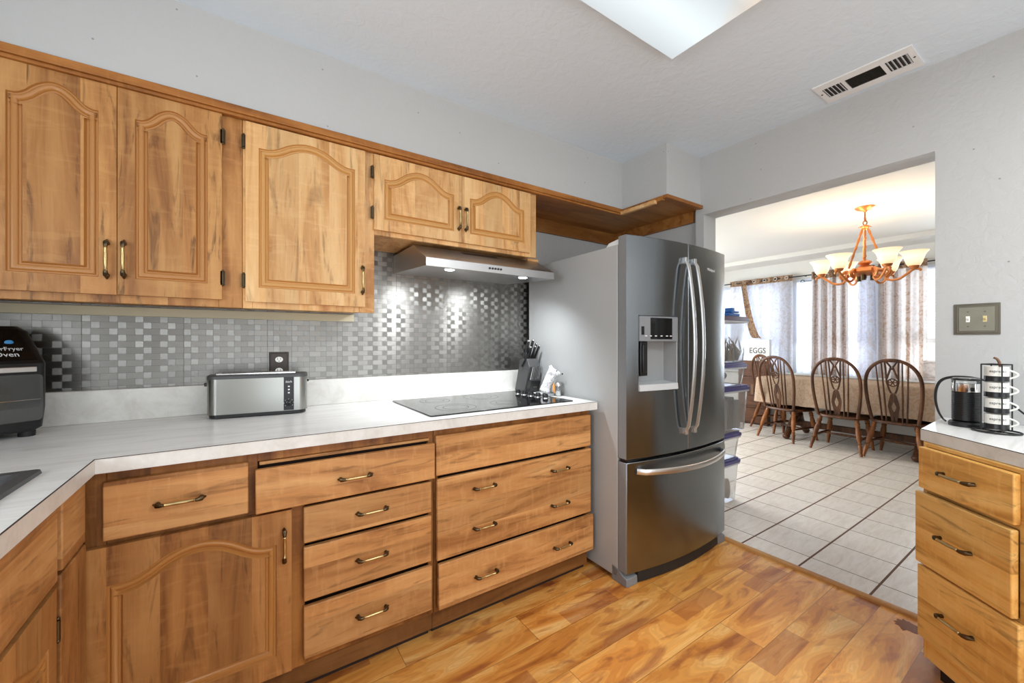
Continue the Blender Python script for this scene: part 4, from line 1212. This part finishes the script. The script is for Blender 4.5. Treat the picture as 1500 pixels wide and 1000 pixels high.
m.tube(smoothp([(x + .006, y + .004, z + .003) for x, y, z in P0]), .0028, 8)
m.build('power_cord', M['black'], t, (-2.312, -.310, -.925), weld=False)

# cup rack with four cups
RX, RY = 2.2405, .2275
t = thing('cup_rack', 'black wire rack holding a column of four striped cups', 'rack', (RX, RY, .925), R(-20))
m = MB()
hw = .0265
for x, y in ((-hw, -hw), (hw, -hw), (hw, hw), (-hw, hw)):
    m.tube([(x, y, .006), (x, y, .243)], .0022, 8)
m.tube([(-hw, -hw, .243), (hw, -hw, .243), (hw, hw, .243), (-hw, hw, .243)], .0022, 8, closed=True)
m.build('wire_frame', M['black_wire'], t, weld=False)
m = MB(); m.tube([(.058 * math.cos(2 * PI * k / 32), .058 * math.sin(2 * PI * k / 32), .004) for k in range(32)], .003, 8, closed=True)
m.tube([(-.058, 0, .004), (.058, 0, .004)], .0025, 8).tube([(0, -.058, .004), (0, .058, .004)], .0025, 8)
m.build('base_ring', M['black_wire'], t, weld=False)
m = MB().mat(0).lathe([(.020, 0), (.0285, .004), (.0295, .020)], seg=32)
m.mat(0).lathe([(.0295, .020), (.0295, .054), (.0275, .054), (.0265, .01)], seg=32, cap=False)
m.mat(1).lathe([(.0287, .002), (.0299, .0025), (.0299, .020), (.0296, .0205)], seg=32, cap=False)
cupm = m
names = ['top cup of the rack, white over black with a brown stick in it', 'second cup from the top of the rack, white with a black base band', 'third cup from the top of the rack, white with a black base band', 'bottom cup of the rack, standing just above the wire base']
for k in range(4):
    c = thing('espresso_cup', names[k], 'cup', (RX, RY, .925 + .012 + (3 - k) * .0565), R(-84), 'striped cups in the wire rack')
    cupm.build('cup_body', [M['porcelain'], M['black']], c, weld=False)
    h = MB(); h.tube([(.029 + .019 * math.sin(PI * i / 12), 0, .012 + .030 * i / 12) for i in range(13)], .0030, 8)
    ho = h.build('cup_handle', M['porcelain'], c); ho.rotation_euler = (0, 0, R(-4))
    h = MB(); h.tube([(.029, -.004, .012), (.045, -.004, .010), (.050, -.004, .016)], .0022, 8)
    t_ = lettering('espresso', .0135, M['ink'], c, (0, 0, .038), (0, 0, R(8)), .0002, cyl=.0297, sx=.9)
st = MB().tube(smoothp([(RX + .004, RY - .012, 1.125), (RX + .003, RY - .008, 1.165), (RX, RY - .002, 1.186), (RX - .004, RY + .006, 1.192)]), [.004] * 18 + [.002], 8).build('brown_stick', M['card'])
tag(st, 'short curved brown stick poking out of the top cup', 'stick')
m = MB(); m.tube(smoothp([(2.235, .08, .932), (2.25, .12, .930), (2.29, .15, .932), (2.34, .10, .931), (2.33, -.1, .930)]), .004, 8)
m.tube(smoothp([(2.262, .150, 1.085), (2.255, .135, 1.108), (2.235, .105, 1.128), (2.20, .05, 1.14), (2.2, -.08, 1.10), (2.22, -.16, .93)]), .0045, 8)
o = m.build('appliance_cord', M['black'], weld=False); tag(o, 'thick black cord arching out past the cups at the right edge', 'cord')

# water stain by the threshold
pts = []
for i in range(26):
    a = 2 * PI * i / 26; r_ = .055 * (.7 + .5 * random.random())
    pts.append((2.425 + r_ * .9 * math.cos(a), .500 + r_ * .80 * math.sin(a)))
m = MB(); m.prism(pts, .0002, .0012)
o = m.build('water_stain', simple('wet_stain', srgb(128, 66, 26), .12)); tag(o, 'small reddish wet stain on the laminate next to the corner cabinet', 'stain')

# ------------------------------------------------------------------ storage boxes in the dining room
def bin_(name_lab, x1, y0, z0, z1, w_=.52, dpt=.38, lid='purple_lid', rz=0):
    b = thing('storage_box', name_lab, 'storage box', (x1, y0, z0), rz, 'clear storage boxes in the stack')
    h = z1 - z0; lh = .045; ins = .03
    lo = []
    for k, (i_, z) in enumerate(((ins + .004, .002), (ins, .006), (.012, h - lh), (.004, h - lh), (.004, h - lh + .012))):
        lo.append([(p[0], p[1], z) for p in rr(-w_ + i_, -i_, i_, dpt - i_, .03, 4)])
    m = MB(); m.strips(lo); m.add(lo[0], [tuple(range(len(lo[0])))[::-1]]); m.build('tub', M['bin'], b)
    m = MB().mat(0); m.prism(rr(-w_, 0, 0, dpt, .028, 4), h - lh + .010, h - .012); m.prism(rr(-w_ + .012, -.012, .012, dpt - .012, .026, 4), h - .012, h)
    m.mat(1); m.prism(rr(-w_ + .003, -.003, .003, dpt - .003, .028, 4), h - lh - .004, h - lh + .010)
    m.build('lid', [M[lid], M['lid_rim']], b, weld=False, bevel=.002)
    return b
BY = 1.60
bin_('clear storage box at the bottom of the stack, standing on the tiled floor', 3.27, 1.62, 0.0, .338, lid='purple_lid')
bin_('shallow clear storage box, second from the floor in the stack', 3.285, 1.62, .338, .545, lid='purple_lid')
bin_('clear storage box full of packets in the middle of the stack', 3.375, 1.60, .545, .905, lid='purple_lid')
bin_('cloudy clear storage box just above the middle of the stack', 3.345, 1.605, .905, 1.085, lid='purple_lid')
bin_('topmost clear storage box with a plum lid and dried plants inside', 3.365, 1.60, 1.085, 1.445, lid='purple_lid_dusk')
twig = [simple('dry_stem', srgb(92, 70, 48), .8), simple('pale_stem', srgb(170, 140, 90), .8)]
m = MB()
for k in range(95):
    bx = 2.96 + random.random() * .36; by = 1.66 + random.random() * .2
    m.mat(0 if random.random() < .65 else 1).tube([(bx, by, 1.10), (bx + random.uniform(-.05, .05), by + random.uniform(-.03, .03), 1.17), (min(bx + random.uniform(-.06, .06), 3.32), by + random.uniform(-.02, .04), 1.19 + random.random() * .1)], [.010, .008, .003], 6)
o = m.build('dried_plants', twig, weld=False); tag(o, 'bundle of dark dried plants inside the topmost storage box', 'plants')
for k, (xa, cl) in enumerate(((2.93, (120, 116, 108)), (3.04, (196, 190, 182)), (3.14, (98, 96, 96)), (3.24, (180, 172, 160)))):
    m = MB().box(xa, xa + .09, 1.66, 1.90, .56, .56 + (.26, .24, .25, .22)[k])
    o = m.build('packet', simple('packet_tone_%s' % 'abcd'[k], srgb(*cl), .5), bevel=.006)
    tag(o, ['dull grey packet inside the middle box, nearest the refrigerator', 'pale packet second from the refrigerator inside the middle box', 'dark grey packet third from the refrigerator inside the middle box', 'beige packet at the outer end of the middle box'][k], 'packet', 'packets in the middle box')
o = MB().ball((3.12, 1.80, .975), (.17, .11, .06), 16, 10).build('cloth_bundle', simple('grey_cloth', srgb(150, 150, 150), .9)); tag(o, 'grey cloth bundle inside the cloudy box above the middle', 'cloth')
o = MB().lathe([(.07, 0), (.075, .004), (.075, .052), (.06, .056)], (3.14, 1.72, .095), (.25, -1, .1), 24).build('round_tin', simple('tan_tin', srgb(176, 150, 120), .5)); tag(o, 'round tan tin standing inside the bottom storage box', 'tin')
o = MB().ball((3.16, 1.78, .415), (.07, .08, .06), 14, 10).build('paper_bag', simple('tan_paper', srgb(168, 128, 92), .8)); tag(o, 'crumpled tan paper bag inside the second storage box from the floor', 'bag')
m = MB()
m.box(3.12, 3.28, 1.64, 1.72, 1.447, 1.470).box(3.18, 3.22, 1.65, 1.71, 1.470, 1.515).box(3.14, 3.31, 1.66, 1.69, 1.478, 1.492)
o = m.build('spray_gun', M['blue'], weld=False, bevel=.006); tag(o, 'small blue plastic gadget lying on the topmost storage box', 'gadget')

# ------------------------------------------------------------------ dining table with cloth
t = thing('dining_table', 'dark wood trestle dining table mostly hidden under a beige cloth', 'table', (6.10, 1.70, 0))
MB().box(-.325, .325, -.95, .95, .742, .770).build('tabletop', M['chair_wood'], t, bevel=.004)
for y in (-.58, .62):
    m = MB(); m.lathe([(.05, 0), (.075, .05), (.055, .12), (.08, .25), (.045, .36), (.06, .44), (.09, .50)], (0, y, .24), seg=20); m.box(-.26, .26, y - .045, y + .045, .70, .742)
    po = m.build('pedestal', M['chair_wood'], t, weld=False)
    for a in (1, -1):
        f = MB(); f.tube([(a * .02, y, .26), (a * .12, y, .20), (a * .22, y, .10), (a * .29, y, .045)], [.05, .042, .036, .034], 10); f.ball((a * .30, y, .036), (.05, .042, .036), 12, 8)
        f.build('foot', M['chair_wood'], po, weld=False)
MB().box(-.03, .03, -.58, .62, .14, .21).build('stretcher', M['chair_wood'], t, bevel=.004)
# cloth draped over the top
m = MB()
cx0, cx1, cy0, cy1 = 5.765, 6.44, .73, 2.67
N = 160
def cl_loop(out, z, wav):
    pts = []; p = rr(cx0 - out, cx1 + out, cy0 - out, cy1 + out, .03, 6)
    # resample
    segs = []; tot = 0
    for i in range(len(p)):
        a = Vector(p[i]); b = Vector(p[(i + 1) % len(p)]); L = (b - a).length; segs.append((a, b, tot, L)); tot += L
    for k in range(N):
        s = tot * k / N
        for a, b, t0, L in segs:
            if t0 <= s <= t0 + L + 1e-9:
                q = a + (b - a) * ((s - t0) / max(L, 1e-9)); break
        c = Vector(((cx0 + cx1) / 2, (cy0 + cy1) / 2)); 
        ph = math.sin(k * .75) * .6 + math.sin(k * .31 + 1) * .6
        nrm = Vector((0, 0))
        if abs(q.x - (cx0 - out)) < .02: nrm.x = -1
        if abs(q.x - (cx1 + out)) < .02: nrm.x = 1
        if abs(q.y - (cy0 - out)) < .02: nrm.y = -1
        if abs(q.y - (cy1 + out)) < .02: nrm.y = 1
        q = q + nrm * ph * wav
        pts.append((q.x, q.y, z + ph * wav * .5))
    return pts
lo = [cl_loop(-.012, .7755, 0), cl_loop(.0, .770, 0), cl_loop(.005, .755, 0), cl_loop(.010, .66, .006), cl_loop(.016, .55, .012), cl_loop(.022, .445, .018)]
m.strips(lo); m.add(lo[0], [tuple(range(N))])
o = m.build('tablecloth', M['tablecloth'], smooth=60); tag(o, 'beige cloth hanging low over the long dining table', 'tablecloth')

# ------------------------------------------------------------------ wheel back chairs
def make_chair(label):
    c = thing('windsor_chair', label, 'chair', (0, 0, 0), 0, 'wheel back chairs round the dining table')
    # local +y is the front of the seat; back at y=-.2
    SZ = .405
    m = MB()
    lo = []
    for sc_, z in ((.90, SZ - .034), (1.0, SZ - .026), (1.0, SZ - .008), (.96, SZ)):
        p = []
        for i in range(36):
            a = 2 * PI * i / 36
            x = .235 * math.copysign(abs(math.cos(a)) ** .62, math.cos(a)); y = .215 * math.copysign(abs(math.sin(a)) ** .62, math.sin(a))
            x *= 1 + .08 * (y / .215)
            p.append((x * sc_, y * sc_, z))
        lo.append(p)
    top2 = [(p[0] * .8, p[1] * .8, SZ - .010) for p in lo[-1]]
    lo.append(top2)
    m.strips(lo); m.add(lo[0], [tuple(range(36))[::-1]]); m.add(lo[-1], [tuple(range(36))])
    m.build('seat', M['chair_wood'], c, smooth=60)
    LP = [(.017, 0), (.013, .01), (.016, .05), (.021, .10), (.013, .115), (.022, .125), (.014, .138), (.023, .17), (.026, .24), (.019, .285), (.025, .297), (.019, .31), (.025, .325), (.018, .338), (.020, .375)]
    feet = {}
    for sx in (-1, 1):
        for fy_, ty in ((-.265, -.155), (.205, .15)):
            a = Vector((sx * (.235 if fy_ < 0 else .215), fy_, 0)); b = Vector((sx * .165, ty, SZ - .02))
            d = b - a; k = d.length / .375
            MB().lathe([(r_, z * k) for r_, z in LP], a, d, 14).build('leg', M['leg_wood'], c)
            feet[(sx, fy_ < 0)] = (a, b)
    def on(key, s): a, b = feet[key]; return a + (b - a) * s
    for sx in (-1, 1):
        p, q = on((sx, True), .42), on((sx, False), .42)
        MB().tube([p, (p + q) / 2, q], [.009, .014, .009], 10).build('side_stretcher', M['chair_wood'], c)
    p = (on((-1, True), .42) + on((-1, False), .42)) / 2; q = (on((1, True), .42) + on((1, False), .42)) / 2
    MB().tube([p, (p + q) / 2, q], [.009, .014, .009], 10).build('cross_stretcher', M['chair_wood'], c)
    # bow
    TOP = 1.055
    def back(x, z): return (x, -.185 - (z - SZ) * .155, z)
    def bowx(s):   # s 0..1 along the hoop
        zs_ = TOP - .27
        if s < .3: k = s / .3; return back(-.182 - .040 * math.sin(k * PI / 2), SZ - .01 + (zs_ - SZ + .01) * k)
        if s > .7: k = (1 - s) / .3; return back(.182 + .040 * math.sin(k * PI / 2), SZ - .01 + (zs_ - SZ + .01) * k)
        a = PI * (s - .3) / .4
        return back(-.222 * math.copysign(abs(math.cos(a)) ** .92, math.cos(a)), zs_ + .27 * math.sin(a) ** .92)
    MB().tube([bowx(i / 60) for i in range(61)], .0145, 12, flat=(1.15, .9)).build('hoop', M['chair_wood'], c)
    def bow_z(x):
        best = None
        for i in range(201):
            p = bowx(i / 200)
            if best is None or abs(p[0] - x) < abs(best[0] - x): best = p
        return best[2]
    for x in (-.155, -.108, -.070, .070, .108, .155):
        xt = x * 1.18; zt = bow_z(xt)
        p = Vector(back(x * .9, SZ - .01)); q = Vector(back(xt, zt))
        MB().tube([p, p + (q - p) * .4, q], [.007, .0085, .006], 8).build('spindle', M['chair_wood'], c)
    # pierced splat with wheel
    m = MB()
    def rib(pts, w_=.011):
        m.tube([back(x, z) for x, z in pts], w_, 8, flat=(.55, 1), up=(0, 1, 0))
    zt = bow_z(0)
    zw = SZ + .415
    for s in (-1, 1):
        rib([(s * .056, zt - .004), (s * .050, zt - .10), (s * .046, zw), (s * .030, zw - .075), (s * .016, zw - .115)], .0085)
        rib([(s * .046, zt - .01), (s * .010, zt - .070), (s * .010, zt - .085), (s * .044, zw + .04)], .009)
    rib([(-.046, zt - .012), (.046, zt - .012)], .010); rib([(-.02, zt - .092), (.02, zt - .092)], .010)
    ring = [(.038 * math.cos(2 * PI * k / 20), zw + .038 * math.sin(2 * PI * k / 20)) for k in range(20)]
    m.tube([back(x, z) for x, z in ring], .0065, 8, closed=True)
    for k in range(3):
        a = PI * k / 3; rib([(-.038 * math.cos(a), zw - .038 * math.sin(a)), (.038 * math.cos(a), zw + .038 * math.sin(a))], .005)
    # solid lower vase with a drop shaped hole
    for s in (-1, 1):
        prof_ = [(s * .003, zw - .110), (s * .022, zw - .13), (s * .034, zw - .18), (s * .042, zw - .22), (s * .046, zw - .26), (s * .030, SZ + .06), (s * .022, SZ), (s * .002, SZ), (s * .002, SZ + .10), (s * .016, SZ + .13), (s * .020, SZ + .16), (s * .010, SZ + .19), (s * .002, SZ + .215)]
        n_ = len(prof_); f1 = []; f2 = []
        for x, z in prof_:
            b = back(x, z); f1.append((b[0], b[1] - .005, b[2])); f2.append((b[0], b[1] + .005, b[2]))
        m.add(f1 + f2, [tuple(range(n_)), tuple(range(n_, 2 * n_))[::-1]] + [(i, (i + 1) % n_, n_ + (i + 1) % n_, n_ + i) for i in range(n_)])
    m.build('splat', M['chair_wood'], c, weld=False, smooth=50)
    return c
ch = make_chair('dark wheel back chair in the middle of the row at the dining table')
# facing +X: rotate local +y to +X
ch.location = (5.815, 1.735, 0); ch.rotation_euler = (0, 0, R(-90))
dup(ch, (5.885, 1.262, 0), R(-91.5), 'dark wheel back chair at the table nearest the corner cabinet')
dup(ch, (5.885, 2.325, 0), R(-103), 'dark wheel back chair angled at the table corner nearest the storage boxes')
dup(ch, (6.317, 2.615, 0), R(-120), 'dark wheel back chair at the head of the table behind the angled one')

# ------------------------------------------------------------------ egg box and crate
t = thing('egg_box', 'cream wooden box lettered EGGS in front of the left curtain', 'box', (6.40, 2.935, .96), R(-84))
MB().box(-.15, .15, 0, .08, 0, .32).build('box_body', M['white'], t, bevel=.004)
lettering('EGGS', .115, M['ink'], t, (-.01, -.002, .15), (R(90), 0, 0), .0008, sx=.8)
t = thing('wooden_crate', 'brown wooden crate under the cream egg box', 'crate', (6.42, 3.02, 0), R(-86))
m = MB()
for k in range(4):
    m.box(-.20, .20, -.02, .0, .02 + k * .235, .24 + k * .235)
m.box(-.20, .20, 0, .02, .0, .958).box(-.20, -.18, .02, .10, 0, .958).box(.18, .20, .02, .10, 0, .958).box(-.18, .18, .02, .10, .94, .958)
m.build('crate_boards', M['crate'], t, weld=False)
MB().box(-.02, .02, -.028, -.02, .45, .60).build('label_holder', M['card'], t)

# ------------------------------------------------------------------ curtains and rods
def curtain(name, label, y0, y1, z0, z1, x, mat, amp, waves, header=None, fn=None, taper=0.0, seed=0):
    t = thing(name, label, 'curtain', (x, (y0 + y1) / 2, z1))
    nu, nv = 120, 24
    rnd = random.Random(seed); ph = [rnd.random() * 6 for _ in range(4)]
    ym = (y0 + y1) / 2
    def f(u, v):
        y = y0 + (y1 - y0) * u; z = z0 + (z1 - z0) * v
        yy = ym + (y - ym) * (1 - taper * (1 - v))
        xx = amp * (math.sin(2 * PI * waves * u + ph[0]) + .35 * math.sin(2 * PI * waves * 2.3 * u + ph[1] + v * 1.2)) * (.65 + .35 * (1 - v))
        if fn: yy, xx = fn(u, v, yy, xx)
        return (xx, yy - ym, z - z1)
    m = MB(); m.grid(f, nu, nv)
    o = m.build('cloth', mat, t, smooth=80, fix=False)
    uv = o.data.uv_layers.new(name='UVMap')
    for lp in o.data.loops:
        vi = lp.vertex_index
        uv.data[lp.index].uv = ((vi % (nu + 1)) / nu, (vi // (nu + 1)) / nv)
    sd = o.modifiers.new('solid', 'SOLIDIFY'); sd.thickness = .0015
    if header:
        def g(u, v):
            y = y0 + (y1 - y0) * u
            xx = amp * (math.sin(2 * PI * waves * u + ph[0]) + .35 * math.sin(2 * PI * waves * 2.3 * u + ph[1] + 1.2)) * .65 - .004
            return (xx, y - ym, (v - 1) * header + .035)
        m = MB(); m.grid(g, nu, 3); h_ = m.build('header_band', M['damask_dark'], t, smooth=80, fix=False)
        sd = h_.modifiers.new('solid', 'SOLIDIFY'); sd.thickness = .002
        ng = max(2, int(waves) + 1)
        for k in range(ng):
            y = y0 + (y1 - y0) * (k + .5) / ng
            MB().tube([(amp * .2 - .012, y - ym + .021 * math.cos(2 * PI * q / 16), -.0 + .021 * math.sin(2 * PI * q / 16)) for q in range(16)], .005, 6, closed=True).build('grommet', M['chrome'], t)
    return t
CXR = 6.535
RZ = 2.172
curtain('sheer_curtain', 'white sheer curtain in the gap between the left and middle damask curtains', 2.02, 2.60, .80, 2.09, 6.585, M['sheer'], .008, 6, seed=3)
curtain('sheer_curtain', 'white sheer curtain between the middle and right damask curtains', 1.40, 2.0, .80, 2.09, 6.585, M['sheer'], .008, 6, seed=4)
curtain('sheer_curtain', 'white sheer curtain hanging behind the left damask curtain', 2.62, 3.55, .80, 2.09, 6.592, M['sheer'], .006, 8, seed=6)
def tied(u, v, yy, xx):
    return yy, xx
curtain('damask_curtain', 'pale curtain with a damask heading and side band at the left dining window', 2.535, 3.42, .80, RZ, CXR, M['damask_side'], .014, 5, header=.085, seed=1)
curtain('damask_curtain', 'narrow bunched damask curtain hanging left of the chandelier', 1.90, 2.30, .80, RZ, CXR, M['damask'], .022, 4, header=.10, seed=2, taper=-.05)
curtain('damask_curtain', 'narrow grey gathered curtain under the centre of the chandelier', 1.64, 1.80, .80, RZ, CXR, M['damask_side'], .020, 2, header=.09, seed=8, taper=-.35)
curtain('damask_curtain', 'wide damask curtain right of the chandelier', 1.17, 1.60, .80, RZ, CXR, M['damask'], .020, 3, header=.085, seed=5)
# tie back side band of the left curtain
m = MB()
def band(u, v):
    z = 1.30 + .87 * v; yc = 2.99 + .20 * v ** .6
    return (-.02 + .012 * math.sin(u * PI), yc + (u - .5) * (.075 + .05 * (1 - v) ** 2), z)
bm_ = MB().grid(lambda u, v: (6.50 + band(u, v)[0], band(u, v)[1], band(u, v)[2]), 10, 20)
o = bm_.build('curtain_tieback', M['damask_dark'], smooth=80, fix=False); sd = o.modifiers.new('solid', 'SOLIDIFY'); sd.thickness = .003
tag(o, 'brown damask band falling in a curve across the left curtain', 'curtain band')
t = thing('curtain_rod', 'long thin black curtain rod above the dining windows', 'curtain rod', (CXR, 2.2, RZ))
MB().tube([(0, -1.55, 0), (0, 1.60, 0)], .008, 10).build('rod', M['black_wire'], t)
for y in (-1.45, 1.5, .20):
    MB().tube([(0, y, 0), (.093, y, 0)], .006, 8).build('bracket', M['black_wire'], t)
t = thing('curtain_rod', 'short thinner rod with a ring finial under the long one', 'curtain rod', (6.595, 2.32, 2.10))
MB().tube([(0, -.5, 0), (0, .09, 0)], .005, 8).build('rod', M['black_wire'], t)
MB().tube([(0, .115 + .022 * math.cos(2 * PI * k / 18), .022 * math.sin(2 * PI * k / 18)) for k in range(18)], .005, 8, closed=True).build('finial', M['black_wire'], t)
# damask cloth piled at the right end of the sill
m = MB()
o = MB().grid(lambda u, v: (6.50 + .03 * math.sin(u * 11) * v + .02 * math.sin(v * 9), .80 + .40 * u, .80 + .22 * v * (1 + .08 * math.sin(u * 9))), 30, 12).build('damask_cushion', M['damask'], smooth=80, fix=False)
uv = o.data.uv_layers.new(name='UVMap')
sd = o.modifiers.new('solid', 'SOLIDIFY'); sd.thickness = .05
tag(o, 'damask cushion propped at the right end of the window sill', 'cushion')

# ------------------------------------------------------------------ chandelier
CH = thing('chandelier', 'copper chandelier with six glowing amber glass shades', 'chandelier', (4.65, 1.231, CZ))
MB().lathe([(.072, 0), (.072, -.008), (.055, -.022), (.018, -.032), (.010, -.045)], seg=28).build('canopy', M['copper'], CH)
m = MB()
m.tube([(0, 0, -.045), (0, 0, -.085)], .006, 8)
m.tube([(.016 * math.cos(2 * PI * k / 16), 0, -.106 + .024 * math.sin(2 * PI * k / 16)) for k in range(16)], .004, 8, closed=True)
m.tube([(0, .014 * math.cos(2 * PI * k / 16), -.140 + .020 * math.sin(2 * PI * k / 16)) for k in range(16)], .004, 8, closed=True)
m.build('chain', M['copper_dark'], CH, weld=False)
m = MB(); m.lathe([(.006, -.155), (.026, -.168), (.030, -.182), (.020, -.198), (.008, -.206)], seg=20)
for k in range(6):
    a = 2 * PI * k / 6; m.tube([(0, 0, -.178), (.035 * math.cos(a), .035 * math.sin(a), -.174), (.048 * math.cos(a), .048 * math.sin(a), -.182)], [.006, .005, .002], 8)
m.build('crown', M['copper'], CH, weld=False)
for k in range(3):
    a = 2 * PI * k / 3 + .35
    p = Vector((.022 * math.cos(a), .022 * math.sin(a), -.195)); q = Vector((.135 * math.cos(a), .135 * math.sin(a), -.55))
    pts = [p + (q - p) * s + Vector((0, 0, .0)) for s in [i / 10 for i in range(11)]]
    MB().tube(pts, [.007 + .004 * (i % 2) for i in range(11)], 8).build('suspension_rod', M['copper'], CH)
m = MB(); m.tube([(0, 0, -.20), (0, 0, -.52)], .007, 10)
for z in (-.28, -.36, -.44): m.ball((0, 0, z), (.011, .011, .016), 10, 8)
m.build('stem', M['copper'], CH, weld=False)
MB().lathe([(.008, -.47), (.045, -.49), (.052, -.505), (.03, -.52), (.06, -.54), (.115, -.565), (.130, -.585), (.125, -.60), (.06, -.615), (.02, -.62)], seg=32).build('bowl', M['copper'], CH)
m = MB()
for k in range(3):
    a = 2 * PI * k / 3 + 1.1; m.cyl((.055 * math.cos(a), .055 * math.sin(a), -.66), (.055 * math.cos(a), .055 * math.sin(a), -.61), .018, seg=14)
m.lathe([(.006, -.65), (.014, -.635), (.010, -.615)], seg=12)
m.build('spot_holders', M['bronze'], CH, weld=False)
SR = .312
arm_m = MB(); shade_m = MB(); cap_m = MB()
ap = smoothp([(.10, 0, -.585), (.135, 0, -.565), (.160, 0, -.60), (.135, 0, -.645), (.165, 0, -.672), (.22, 0, -.668), (.275, 0, -.625), (SR, 0, -.595), (SR + .035, 0, -.60), (SR + .04, 0, -.618)], 6)
arm_m.tube(ap, [.0115] * 20 + [.010] * (len(ap) - 24) + [.007] * 4, 10)
arm_m.tube([(.15 + .026 * math.cos(2 * PI * k / 16), 0, -.607 + .028 * math.sin(2 * PI * k / 16)) for k in range(16)], .009, 8, closed=True)
cap_m.lathe([(.012, -.598), (.030, -.585), (.036, -.568), (.030, -.560)], (SR, 0, 0), seg=20)
sp = [(.030, 0), (.042, .010), (.052, .030), (.060, .060), (.068, .090), (.082, .114), (.092, .124), (.093, .127), (.087, .124), (.062, .090), (.054, .060), (.045, .032), (.026, .006)]
shade_m.lathe(sp, (0, 0, 0), seg=32, cap=False)
arm0 = None
for k in range(6):
    a = 2 * PI * k / 6 + R(41)
    if arm0 is None:
        arm0 = arm_m.build('arm', M['copper'], CH, weld=False)
        s0 = shade_m.build('glass_shade', M['shade'], arm0, (SR, 0, -.572), weld=False)
        c0 = cap_m.build('shade_cap', M['copper'], arm0, weld=False)
        arm0.rotation_euler = (0, 0, a)
    else:
        b = arm0.copy(); C.objects.link(b); b.parent = CH; b.rotation_euler = (0, 0, a)
        for g in (s0, c0):
            q = g.copy(); C.objects.link(q); q.parent = b
    d_ = bpy.data.lights.new('chandelier_bulb', 'POINT'); d_.energy = 2.5; d_.color = (1, .84, .64); d_.shadow_soft_size = .03
    o = bpy.data.objects.new('chandelier_bulb', d_); C.objects.link(o)
    o.location = (4.65 + SR * math.cos(a), 1.231 + SR * math.sin(a), CZ - .50)
